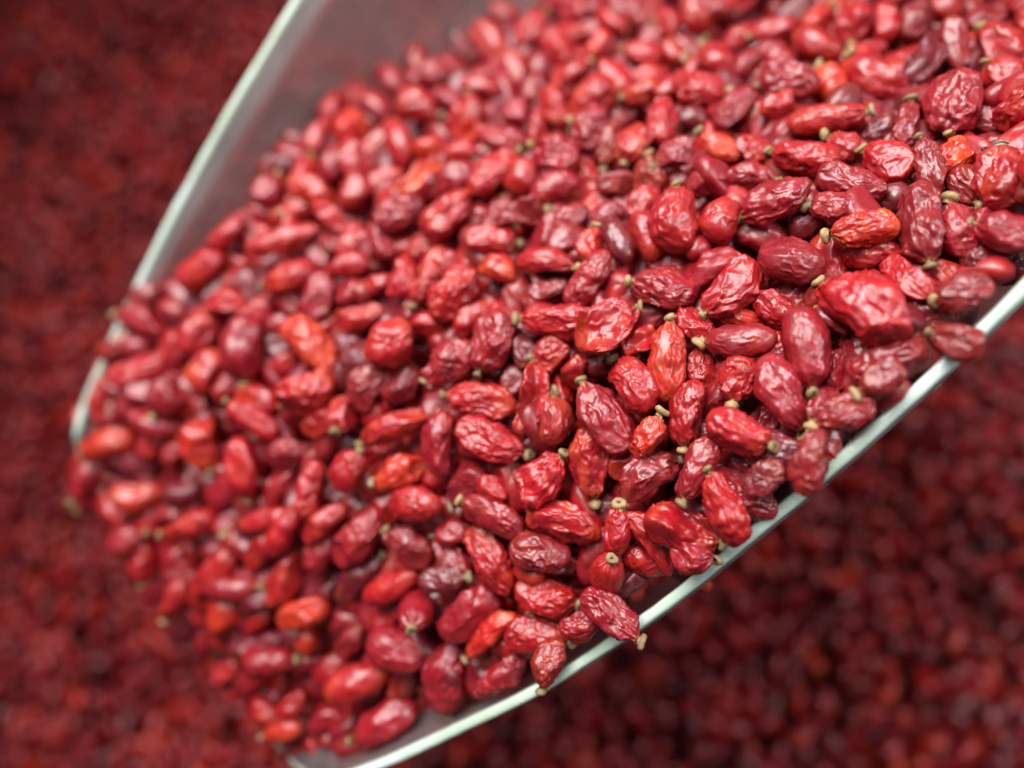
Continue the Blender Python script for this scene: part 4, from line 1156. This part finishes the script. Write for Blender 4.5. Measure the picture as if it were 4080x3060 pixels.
def cap_material():
    m, nt, b = new_mat("stem_wood")
    at = nt.nodes.new("ShaderNodeAttribute")
    at.attribute_name = "skin"
    tc = nt.nodes.new("ShaderNodeTexCoord")
    n = nt.nodes.new("ShaderNodeTexNoise")
    n.inputs["Scale"].default_value = 2500
    nt.links.new(tc.outputs["Object"], n.inputs["Vector"])
    mx = nt.nodes.new("ShaderNodeMix")
    mx.data_type = 'RGBA'
    mx.blend_type = 'MULTIPLY'
    mx.inputs["Factor"].default_value = 0.5
    nt.links.new(at.outputs["Color"], mx.inputs["A"])
    nt.links.new(n.outputs["Color"], mx.inputs["B"])
    nt.links.new(at.outputs["Color"], b.inputs["Base Color"])
    bu = nt.nodes.new("ShaderNodeBump")
    bu.inputs["Strength"].default_value = 0.6
    bu.inputs["Distance"].default_value = 0.0001
    nt.links.new(n.outputs["Fac"], bu.inputs["Height"])
    nt.links.new(bu.outputs["Normal"], b.inputs["Normal"])
    b.inputs["Roughness"].default_value = 0.55
    return m


CAP = cap_material()


def plastic_material():
    m, nt, b = new_mat("clear_plastic")
    b.inputs["Base Color"].default_value = (0.93, 0.96, 0.94, 1)
    b.inputs["Transmission Weight"].default_value = 1.0
    b.inputs["Roughness"].default_value = 0.07
    b.inputs["IOR"].default_value = 1.48
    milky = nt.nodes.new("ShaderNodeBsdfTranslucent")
    milky.inputs["Color"].default_value = (0.84, 0.74, 0.73, 1)   # pink light from the berries behind, put into this tint
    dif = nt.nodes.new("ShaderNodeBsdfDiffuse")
    dif.inputs["Color"].default_value = (0.84, 0.74, 0.73, 1)  # same pink cast put into the diffuse share
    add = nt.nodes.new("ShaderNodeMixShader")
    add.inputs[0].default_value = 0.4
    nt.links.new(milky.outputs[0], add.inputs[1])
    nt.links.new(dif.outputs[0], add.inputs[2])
    # fine scuffs from years of scooping
    tc = nt.nodes.new("ShaderNodeTexCoord")
    n = nt.nodes.new("ShaderNodeTexNoise")
    n.inputs["Scale"].default_value = 60
    n.inputs["Detail"].default_value = 6
    nt.links.new(tc.outputs["Object"], n.inputs["Vector"])
    mr = nt.nodes.new("ShaderNodeMapRange")
    mr.inputs["From Min"].default_value = 0.3
    mr.inputs["From Max"].default_value = 0.7
    mr.inputs["To Min"].default_value = 0.16
    mr.inputs["To Max"].default_value = 0.34
    nt.links.new(n.outputs["Fac"], mr.inputs["Value"])
    mix = nt.nodes.new("ShaderNodeMixShader")
    nt.links.new(mr.outputs["Result"], mix.inputs[0])
    nt.links.new(b.outputs[0], mix.inputs[1])
    nt.links.new(add.outputs[0], mix.inputs[2])
    nt.links.new(mix.outputs[0], nt.nodes["Material Output"].inputs["Surface"])
    return m


def rim_material():
    m, nt, b = new_mat("plastic_edge")
    tc = nt.nodes.new("ShaderNodeTexCoord")
    n = nt.nodes.new("ShaderNodeTexNoise")
    n.inputs["Scale"].default_value = 70
    n.inputs["Detail"].default_value = 5
    nt.links.new(tc.outputs["Object"], n.inputs["Vector"])
    cr = nt.nodes.new("ShaderNodeValToRGB")
    cr.color_ramp.elements[0].position = 0.35
    cr.color_ramp.elements[0].color = (0.60, 0.74, 0.58, 1)
    cr.color_ramp.elements[1].position = 0.62
    cr.color_ramp.elements[1].color = (0.80, 1.0, 0.86, 1)  # edge tint with the light gathered in clear plastic put into it
    nt.links.new(n.outputs["Fac"], cr.inputs["Fac"])
    nt.links.new(cr.outputs["Color"], b.inputs["Base Color"])
    n2 = nt.nodes.new("ShaderNodeTexNoise")
    n2.inputs["Scale"].default_value = 900
    n2.inputs["Detail"].default_value = 4
    nt.links.new(tc.outputs["Object"], n2.inputs["Vector"])
    bu = nt.nodes.new("ShaderNodeBump")
    bu.inputs["Strength"].default_value = 0.35
    bu.inputs["Distance"].default_value = 0.0003
    nt.links.new(n2.outputs["Fac"], bu.inputs["Height"])
    nt.links.new(bu.outputs["Normal"], b.inputs["Normal"])
    b.inputs["Transmission Weight"].default_value = 0.25
    b.inputs["Subsurface Weight"].default_value = 0.4
    b.inputs["Subsurface Radius"].default_value = (1, 1, 1)
    b.inputs["Subsurface Scale"].default_value = 0.002
    b.inputs["Roughness"].default_value = 0.22
    b.inputs["IOR"].default_value = 1.49
    return m


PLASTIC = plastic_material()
RIM = rim_material()

# ------------------------------------------------------------------ ground under the bed
m, nt, b = new_mat("bin_floor")
b.inputs["Base Color"].default_value = (0.05, 0.012, 0.012, 1)  # dark red puts the shade of the bed's gaps into the floor
b.inputs["Roughness"].default_value = 0.7
g = 900 * MM
ground = mesh_obj("ground", [(-g, -g, -0.1), (g, -g, -0.1), (g, g, -0.1), (-g, g, -0.1)], [(0, 1, 2, 3)], m)
tag(ground, kind="structure")

# ------------------------------------------------------------------ berry shape
BASE = dict(c=(0.25, 0.0024, 0.010), r=(0.33, 0.0032, 0.007), o=(0.42, 0.013, 0.005),
            d=(0.21, 0.006, 0.010), p=(0.14, 0.004, 0.011), b=(0.26, 0.011, 0.009))
AMP = dict(s=0.034, n=0.052, w=0.068, k=0.065, e=0.02)
DENT = dict(s=0.055, n=0.085, w=0.095, k=0.13, e=0.03)


def berry_shape(d, L, Wd, T, shape, colour, stem, r):
    """d: unit directions.  Returns vertices (mm) and colours."""
    seed = r.uniform(0, 200, 3)
    x = d[:, 0]
    rad = np.sqrt(np.clip(1 - x * x, 0, 1))
    prof = np.sqrt(np.clip(1 - np.abs(x) ** r.uniform(2.15, 2.9), 0, 1))
    k = np.where(rad > 1e-4, prof / np.maximum(rad, 1e-4), 1)
    k = np.minimum(k, 1.35)
    k = k * (1 - r.uniform(0.02, 0.16) * x)
    if stem:
        k = k * (1 - 0.38 * smoothstep(0.72, 1.0, x))
    g = np.stack([x, d[:, 1] * k, d[:, 2] * k], 1)
    for _ in range({'s': 1, 'n': 4, 'w': 4, 'k': 1}.get(shape, 0)):      # sides that have fallen in
        m_ = r.normal(size=3) * (0.45, 1, 1)
        m_ /= np.linalg.norm(m_)
        ex = g @ m_ - r.uniform(0.62, 0.88)
        ex = np.where(ex > 0, ex, 0.0)
        ex = ex * ex / (ex + 0.035)
        g = g - m_ * (np.minimum(ex * r.uniform(0.85, 1.15), 0.4))[:, None]
    p = g * (L / 2, Wd / 2 * 1.05, T / 2 * 1.05)
    nrm = np.stack([d[:, 0] / L, d[:, 1] / Wd, d[:, 2] / T], 1)
    nrm /= np.linalg.norm(nrm, axis=1)[:, None]
    asp = L / Wd
    q = d * (asp, 1, 1)
    # broad dents where the flesh has shrunk away
    low = noise(q * r.uniform(0.9, 1.3) + seed)
    # crumpled skin: sharp crests between smooth hollows, running lengthwise
    f = r.uniform(1.5, 2.3)
    warp = np.stack([noise(q * 1.6 + seed + s) for s in (17.3, 41.7, 73.1)], 1)
    qa = q * (f * r.uniform(0.3, 0.55), f, f) + warp * r.uniform(0.5, 0.95) + seed
    n1 = noise(qa)
    n2 = noise(qa * (1.5, 2.1, 2.1) + warp * 0.6 + 31.0)
    c1 = np.clip(1 - np.abs(n1) * 4.0, 0, 1)
    c2 = np.clip(1 - np.abs(n2) * 4.4, 0, 1)
    mask = 0.45 + 0.75 * smoothstep(-0.25, 0.3, noise(q * 1.1 + seed + 90.0))
    tip = 1 - 0.6 * smoothstep(0.8, 1.0, np.abs(x))
    a = AMP[shape] * r.uniform(0.85, 1.25)
    h = (a * (c1 - 0.35) + 0.38 * a * (c2 - 0.3)) * mask * tip + DENT[shape] * low
    # pleats gathered towards the stem
    if stem:
        ang = np.arctan2(d[:, 2], d[:, 1])
        h += 0.03 * np.cos(ang * int(r.integers(6, 10)) + 3 * warp[:, 0]) * smoothstep(0.45, 0.85, x) * (1 - smoothstep(0.93, 1, x))
    p = p + nrm * (h * Wd)[:, None]
    if shape == 'k':                      # collapsed skin, folded on itself
        s = p[:, 1] / (Wd / 2)
        fold = noise(np.stack([x * 0.9, s * 0.9, 0 * x], 1) + seed)
        p[:, 2] += Wd * (0.55 * fold + r.choice((-1, 1)) * 0.16 * s * s + 0.14 * np.abs(s + 0.4 * np.sin(2 * x)))
    bend = r.normal(0, 0.055)
    p[:, 2] -= L * (abs(bend) * 0.8) * x * x
    p[:, 1] += L * bend * (x * x - 0.3)
    # colours of the skin itself
    base = np.array(BASE[colour]) * r.uniform(0.9, 1.1)
    base[1] *= r.uniform(0.7, 1.5)
    col = np.tile(base, (len(d), 1))
    mot = noise(q * 2.3 + seed + 7)
    col *= (1 + 0.35 * mot)[:, None]
    orange = np.array((0.62, 0.09, 0.012))
    amt = {'o': 0.40, 'r': 0.22, 'b': 0.2}.get(colour, 0.08) * r.uniform(0, 1.4)
    patch = np.clip(smoothstep(0.1, 0.5, noise(q * 0.9 + seed + 55)) + smoothstep(0.35, 1, x * r.choice((-1, 1))) * 0.8, 0, 1) * amt
    col = col + (orange - col) * np.clip(patch, 0, 0.9)[:, None]
    if stem:
        tan = np.array((0.45, 0.22, 0.07))
        col = col + (tan - col) * (0.75 * smoothstep(0.9, 1.0, x))[:, None]
    return p, np.clip(col, 0.003, 0.9)


def cap_shape(r):
    """the dried flower end: a little woody disc on a short neck, hollow with a slit"""
    nu = 18
    prof = [(-0.55, 0.55), (-0.35, 0.42), (-0.12, 0.52), (-0.02, 0.84), (0.16, 1.0), (0.46, 1.02), (0.70, 0.88), (0.78, 0.66), (0.76, 0.36), (0.74, 0.2), (0.5, 0.1)]
    v, c = [], []
    wood = np.array((0.27, 0.175, 0.08)) * r.uniform(0.6, 1.3)
    ph = r.uniform(0, 6)
    for i, (h, rr) in enumerate(prof):
        for b in range(nu):
            a = 2 * math.pi * b / nu
            w = rr * (1 + 0.11 * math.sin(2 * a + ph) + 0.07 * math.sin(3 * a + 2 * ph) + 0.05 * math.sin(7 * a + i * ph))
            wob = 0.05 * math.sin(2 * a + ph) if i > 2 else 0
            sy = 1.0 if i < 9 else 0.45
            v.append((h + wob, w * math.cos(a), w * math.sin(a) * sy))
            c.append(wood * (1.0, 1.0, 1.1, 1.0, 1.1, 1.2, 1.3, 1.15, 0.95, 0.5, 0.15)[i])
    v.append((0.1, 0, 0))
    c.append(wood * 0.1)
    f = []
    for i in range(len(prof) - 1):
        for b in range(nu):
            p, q = i * nu + b, i * nu + (b + 1) % nu
            f += [(p, q, p + nu), (q, q + nu, p + nu)]
    o = (len(prof) - 1) * nu
    f += [(o + b, o + (b + 1) % nu, len(v) - 1) for b in range(nu)]
    return np.array(v), np.array(f), np.array(c)


cap_meshes = []
for i in range(8):
    v, f, c = cap_shape(rng)
    me = bpy.data.meshes.new("stem_cap")
    fill_mesh(me, v * MM, f)
    add_colour(me, c)
    me.materials.append(CAP)
    cap_meshes.append(me)

# ------------------------------------------------------------------ scoop
def resample(pts, n):
    p = np.array(pts, float)
    # Catmull-Rom through the points, then even spacing
    e = np.vstack([2 * p[0] - p[1], p, 2 * p[-1] - p[-2]])
    out = []
    for i in range(1, len(e) - 2):
        for t in np.linspace(0, 1, 12, endpoint=False):
            a, b_, c_, d_ = e[i - 1], e[i], e[i + 1], e[i + 2]
            out.append(0.5 * (2 * b_ + (c_ - a) * t + (2 * a - 5 * b_ + 4 * c_ - d_) * t * t + (3 * b_ - a - 3 * c_ + d_) * t ** 3))
    out.append(p[-1])
    out = np.array(out)
    s = np.concatenate([[0], np.cumsum(np.linalg.norm(np.diff(out, axis=0), axis=1))])
    u = np.linspace(0, s[-1], n)
    return np.stack([np.interp(u, s, out[:, k]) for k in range(3)], 1)


NS, NT = 44, 49
PL, PR, LP = resample(LEFT_RIM, NS), resample(RIGHT_RIM, NS), resample(LIP, NT)
allp = np.vstack([PL, PR])
_, _, vt = np.linalg.svd(allp - allp.mean(0))
down = vt[2] * (-1 if vt[2][2] > 0 else 1)
S = np.linspace(0, 1, NS)
Tt = np.linspace(0, 1, NT)
G = np.zeros((NS, NT, 3))
for i in range(NS):
    cs = np.cos(math.pi * Tt)
    w = 0.5 - 0.5 * np.sign(cs) * np.abs(cs) ** 0.62
    hh = 10 + 35 * smoothstep(0.0, 0.45, S[i])
    prof = np.abs(np.sin(math.pi * Tt)) ** 0.72
    G[i] = PL[i] + (PR[i] - PL[i]) * w[:, None] + down * (hh * prof)[:, None]
blend = np.clip(1 - S / 0.22, 0, 1) ** 2
G += blend[:, None, None] * (LP - G[0])[None]
# surface normals pointing inside
du = np.gradient(G, axis=0)
dv = np.gradient(G, axis=1)
NN = np.cross(du, dv)
NN /= np.linalg.norm(NN, axis=2)[:, :, None] + 1e-9
if (NN[NS // 2, NT // 2] @ down) > 0:
    NN = -NN
THICK = 1.6
inner, outer = G.reshape(-1, 3), (G - NN * THICK).reshape(-1, 3)
V = np.vstack([inner, outer]) * MM
idx = np.arange(NS * NT).reshape(NS, NT)
F = []
M0 = NS * NT
for i in range(NS - 1):
    for j in range(NT - 1):
        a, b_, c_, d_ = idx[i, j], idx[i + 1, j], idx[i + 1, j + 1], idx[i, j + 1]
        F.append((a, b_, c_, d_))
        F.append((M0 + d_, M0 + c_, M0 + b_, M0 + a))
edge = [idx[i, 0] for i in range(NS)] + [idx[NS - 1, j] for j in range(1, NT)] + [idx[i, NT - 1] for i in range(NS - 2, -1, -1)] + [idx[0, j] for j in range(NT - 2, 0, -1)]
for a, b_ in zip(edge, edge[1:] + edge[:1]):
    F.append((b_, a, M0 + a, M0 + b_))
scoop = bpy.data.objects.new("scoop", None)
COL.objects.link(scoop)
ctr = G[NS // 2, NT // 2] * MM
scoop.location = ctr
scoop.empty_display_size = 0.01
tag(scoop, "clear plastic scoop with pale mint edge, heaped with dried red berries", "scoop")
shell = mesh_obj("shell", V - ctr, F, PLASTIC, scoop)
bm = bmesh.new()
bm.from_mesh(shell.data)
bmesh.ops.recalc_face_normals(bm, faces=bm.faces)
bm.to_mesh(shell.data)
bm.free()
# back wall closing the scoop beyond the picture
bw = G[NS - 1]
bc = bw.mean(0)
bv, bf = [], []
for j in range(NT):
    for t in (0.0, 1.6):
        for s in (0.995, 0.0):
            top = bw[0] + (bw[-1] - bw[0]) * Tt[j]
            bv.append(bw[j] * s + top * (1 - s) + (G[NS - 1, j] - G[NS - 2, j]) / np.linalg.norm(G[NS - 1, j] - G[NS - 2, j]) * (t + 0.1))
for j in range(NT - 1):
    a, c_ = 4 * j, 4 * (j + 1)
    bf += [(a, c_, c_ + 1, a + 1), (a + 2, a + 3, c_ + 3, c_ + 2), (a, a + 2, c_ + 2, c_), (a + 1, c_ + 1, c_ + 3, a + 3)]
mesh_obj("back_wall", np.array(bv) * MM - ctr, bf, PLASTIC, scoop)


# rolled edge following the rim: left wall, mouth lip, right wall
def sweep(path, frame_in, frame_up, hw, hh, size, nu=14):
    v, f = [], []
    for k in range(len(path)):
        for b_ in range(nu):
            a = 2 * math.pi * b_ / nu
            ca, sa = math.cos(a), math.sin(a)
            v.append(path[k] + frame_in[k] * (hw * size[k] * math.copysign(abs(ca) ** 0.6, ca)) + frame_up[k] * (hh * size[k] * math.copysign(abs(sa) ** 0.6, sa)))
    for k in range(len(path) - 1):
        for b_ in range(nu):
            p, q = k * nu + b_, k * nu + (b_ + 1) % nu
            f.append((p, q, q + nu, p + nu))
    return np.array(v), f


loop = np.vstack([PL[::-1], LP[1:-1], PR])
nin = np.vstack([NN[::-1, 0], NN[0, 1:-1], NN[:, NT - 1]])
tang = np.gradient(loop, axis=0)
tang /= np.linalg.norm(tang, axis=1)[:, None]
for _ in range(4):
    nin[1:-1] = (nin[:-2] + nin[1:-1] * 2 + nin[2:]) / 4
nin -= (nin * tang).sum(1)[:, None] * tang
nin /= np.linalg.norm(nin, axis=1)[:, None]
upv = np.cross(tang, nin)
sgn = np.sign((upv @ -down).sum())
upv *= sgn
fine = resample(loop, 260)
u0 = np.linspace(0, 1, len(loop))
u1 = np.linspace(0, 1, 260)
acc = np.concatenate([[0], np.cumsum(np.linalg.norm(np.diff(loop, axis=0), axis=1))])
acc /= acc[-1]
fi = np.stack([np.interp(u1, acc, nin[:, k]) for k in range(3)], 1)
fu = np.stack([np.interp(u1, acc, upv[:, k]) for k in range(3)], 1)
a0, a1 = acc[NS - 1], acc[NS + NT - 3]      # the lip itself is cut thinner than the side walls
thin = 1 - 0.5 * smoothstep(a0, a0 + 0.05, u1) * (1 - smoothstep(a1 - 0.05, a1, u1))
wear = 1 + 0.16 * noise(fine * 0.12 + 3) + 0.10 * noise(fine * 0.5)      # uneven, nicked edge
thin = thin * wear
v, f = sweep(fine - fi * (THICK / 2), fi, fu, 0.70, 0.85, thin)
rim = mesh_obj("rim", v * MM - ctr, f, RIM, scoop)
rim["label"] = "pale mint cut edge of the clear plastic, its glow put into the colour"

# ------------------------------------------------------------------ the berries one can pick out
D5, F5 = ico(5)
D4, F4 = ico(4)
D3, F3 = ico(3)
n_stem = 0
for i, (x, y, z, qw, qx, qy, qz, L, Wd, T, sh, colr, stem, label) in enumerate(BERRIES):
    r = np.random.default_rng(1000 + i)
    far = (Vector((x, y, z)) * 1e-4 - Vector(CAM_LOC)).length > 0.126      # small in the picture: fewer faces
    DD, FF = (D4, F4) if far else (D5, F5)
    p, c = berry_shape(DD, L / 10, Wd / 10, T / 10, sh, colr, stem, r)
    if stem:
        o = bpy.data.objects.new("dried_berry", None)
        o.empty_display_size = 0.004
        COL.objects.link(o)
        mesh_obj("skin", p * MM, FF, SKIN, o, colours=c)
    else:
        o = mesh_obj("dried_berry", p * MM, FF, SKIN, colours=c)
    o.location = (x * 1e-4, y * 1e-4, z * 1e-4)
    o.rotation_mode = 'QUATERNION'
    o.rotation_quaternion = Quaternion((qw, qx, qy, qz)).normalized()
    tag(o, label, "berry", "dried berries heaped in the scoop")
    if stem:
        k = bpy.data.objects.new("stem_cap", cap_meshes[int(r.integers(8))])
        COL.objects.link(k)
        k.parent = o
        e = p[np.argmax(DD[:, 0])]
        k.location = Vector(e * MM) + Vector((0.00028, 0, 0))
        k.rotation_euler = (r.uniform(0, 6), r.normal(0, 0.35), r.normal(0, 0.35))
        s = r.uniform(0.72, 1.0)
        k.scale = (s * r.uniform(0.8, 1.15), s, s * r.uniform(0.8, 1.0))


# ------------------------------------------------------------------ the rest of the heap, and the bed
def join(items, name, mat, label):
    vs, fs, cs, off = [], [], [], 0
    for p, f, c in items:
        vs.append(p)
        fs.append(f + off)
        cs.append(c)
        off += len(p)
    o = mesh_obj(name, np.vstack(vs) * MM, np.vstack(fs), mat, colours=np.vstack(cs))
    return tag(o, label, "berries", kind="stuff")


def place(p, q, loc):
    M = np.array(Quaternion(q).normalized().to_matrix())
    return p @ M.T + loc


def inside(pt, margin):
    k = np.argmin(((inner - pt) ** 2).sum(1))
    return (pt - inner[k]) @ NN.reshape(-1, 3)[k] > margin


def stem_piece(M_q, loc, L, r):
    v, f, c = cap_shape(r)
    return place(v * 0.85 + (L / 2 + 0.2, 0, 0), M_q, loc), f, c


items = []
dropped = 0
for i, (x, y, z, qw, qx, qy, qz, L, Wd, T, sh, colr, stem) in enumerate(HEAP_REST):
    r = np.random.default_rng(5000 + i)
    if not inside(np.array((x, y, z)) / 10, -2.5):
        dropped += 1
        continue
    far = (Vector((x, y, z)) * 1e-4 - Vector(CAM_LOC)).length > 0.135
    p, c = berry_shape(D3 if far else D4, L / 10, Wd / 10, T / 10, sh, colr, stem, r)
    items.append((place(p, (qw, qx, qy, qz), (x / 10, y / 10, z / 10)), F3 if far else F4, c))
DU, FU = uv_ball(8, 7)
DL, FL = uv_ball(6, 5)
r = np.random.default_rng(77)
placed = []
for row in BERRIES + HEAP_REST:
    q = Quaternion(row[3:7]).normalized()
    up = np.array(q.to_matrix())[:, 2]
    base = np.array(row[:3]) / 10
    for k in range(1, 7):
        pt = base - up * (1.2 + 4.2 * k) + r.normal(0, 1.7, 3)
        if placed and np.min(((np.array(placed) - pt) ** 2).sum(1)) < 3.7 ** 2:
            continue
        if not inside(pt, 1.8):
            continue
        placed.append(pt)
        qq = r.normal(size=4)
        L, Wd = r.uniform(7.5, 10), r.uniform(4.4, 5.8)
        near = k <= 2
        p, c = berry_shape(D3 if near else DU, L, Wd, Wd * 0.8, r.choice(list("nwnw")) if near else 's', r.choice(list("crcdpr")), False, r)
        items.append((place(p, qq, pt), F3 if near else FU, c))
        if near and r.random() < 0.35:
            items.append(stem_piece(qq, pt, L, r))
join(items, "berry_filling", SKIN, "dried red berries packed under the top layer in the scoop")

items = []
r = np.random.default_rng(99)
step = 6.3


def slope(x, y):
    # the heap in the bin falls away on the far side of the scoop
    return -34 * smoothstep(-20, -260, np.float64(x)) - 18 * smoothstep(40, 280, np.float64(y))


bed_kinds = []
deep_kinds = []
for k in range(30):
    deep_kinds.append(berry_shape(DL, r.uniform(7, 10), 5.2, 4.4, 'n', r.choice(list("crdp")), False, r))
for k in range(90):
    Wd = r.uniform(4.4, 5.9)
    bed_kinds.append(berry_shape(DU, r.uniform(7, 10), Wd, Wd * 0.82, 'n', r.choice(list("crdpob"), p=[.32, .28, .16, .12, .08, .04]), False, r))
for layer, prob in ((-1, 0.8), (0, 1.0), (1, 0.45)):
    for gx in np.arange(-330, 200, step):
        for gy in np.arange(-110, 340, step):
            if r.random() > prob:
                continue
            x, y = gx + r.uniform(-2.6, 2.6), gy + r.uniform(-2.6, 2.6)
            z = 7 * math.sin(x * 0.045 + 1) * math.sin(y * 0.058 + 0.4) + 3 * math.sin(x * 0.11 + y * 0.07) + layer * 4.8 + r.normal(0, 1.6) - 3 + slope(x, y)
            th = r.uniform(0, math.pi)
            q = Quaternion((0, 0, 1), th) @ Quaternion((0, 1, 0), r.normal(0, 0.4))
            pool = deep_kinds if layer < 0 else bed_kinds
            p, c = pool[int(r.integers(len(pool)))]
            items.append((place(p, q, (x, y, z)), FL if layer < 0 else FU, c))
join(items, "berry_bed", BED_SKIN, "deep bed of dried red berries lying below the scoop")


# ------------------------------------------------------------------ loose scraps lying on the heap
def scrap(name, row, L, Wd, colour, label, seed, curl=0.3):
    r = np.random.default_rng(seed)
    nx, ny = 15, 7
    v, c = [], []
    for side in (0.09, -0.09):
        for i in range(nx):
            for j in range(ny):
                a, b_ = i / (nx - 1) * 2 - 1, j / (ny - 1) * 2 - 1
                w = Wd / 2 * (1 - 0.85 * a * a) * (1 + 0.25 * math.sin(5 * a + seed))
                z = curl * Wd * b_ * b_ + 0.12 * L * math.sin(2.2 * a + seed) + side
                v.append((a * L / 2, b_ * w + 0.08 * L * math.sin(3 * a), z))
    v = np.array(v)
    n = noise(v * 0.9 + seed)
    v[:, 2] += n * 0.5
    c = np.array(colour) * (1 + 0.5 * noise(v * 1.2 + 9)[:, None])
    f = []
    m0 = nx * ny
    for i in range(nx - 1):
        for j in range(ny - 1):
            a = i * ny + j
            f += [(a, a + ny, a + ny + 1, a + 1), (m0 + a, m0 + a + 1, m0 + a + ny + 1, m0 + a + ny)]
    ring = [i * ny for i in range(nx)] + [(nx - 1) * ny + j for j in range(1, ny)] + [i * ny + ny - 1 for i in range(nx - 2, -1, -1)] + list(range(ny - 2, 0, -1))
    for a, b_ in zip(ring, ring[1:] + ring[:1]):
        f.append((a, m0 + a, m0 + b_, b_))
    o = mesh_obj(name, v * MM, f, SKIN, colours=np.clip(c, 0.005, 0.9))
    o.location = Vector(row[:3]) * MM
    o.rotation_mode = 'QUATERNION'
    o.rotation_quaternion = row[3:]
    tag(o, label, "scrap")


scrap("skin_scrap", ORANGE_FRAGMENT, 10.0, 2.4, (0.60, 0.06, 0.012), "thin bright orange curl of dried skin in the upper heap", 3)
scrap("leaf_scrap", GREEN_FRAGMENT, 3.4, 0.9, (0.10, 0.11, 0.075), "tiny grey-green leaf scrap on a wrinkled berry by the far right edge", 5)
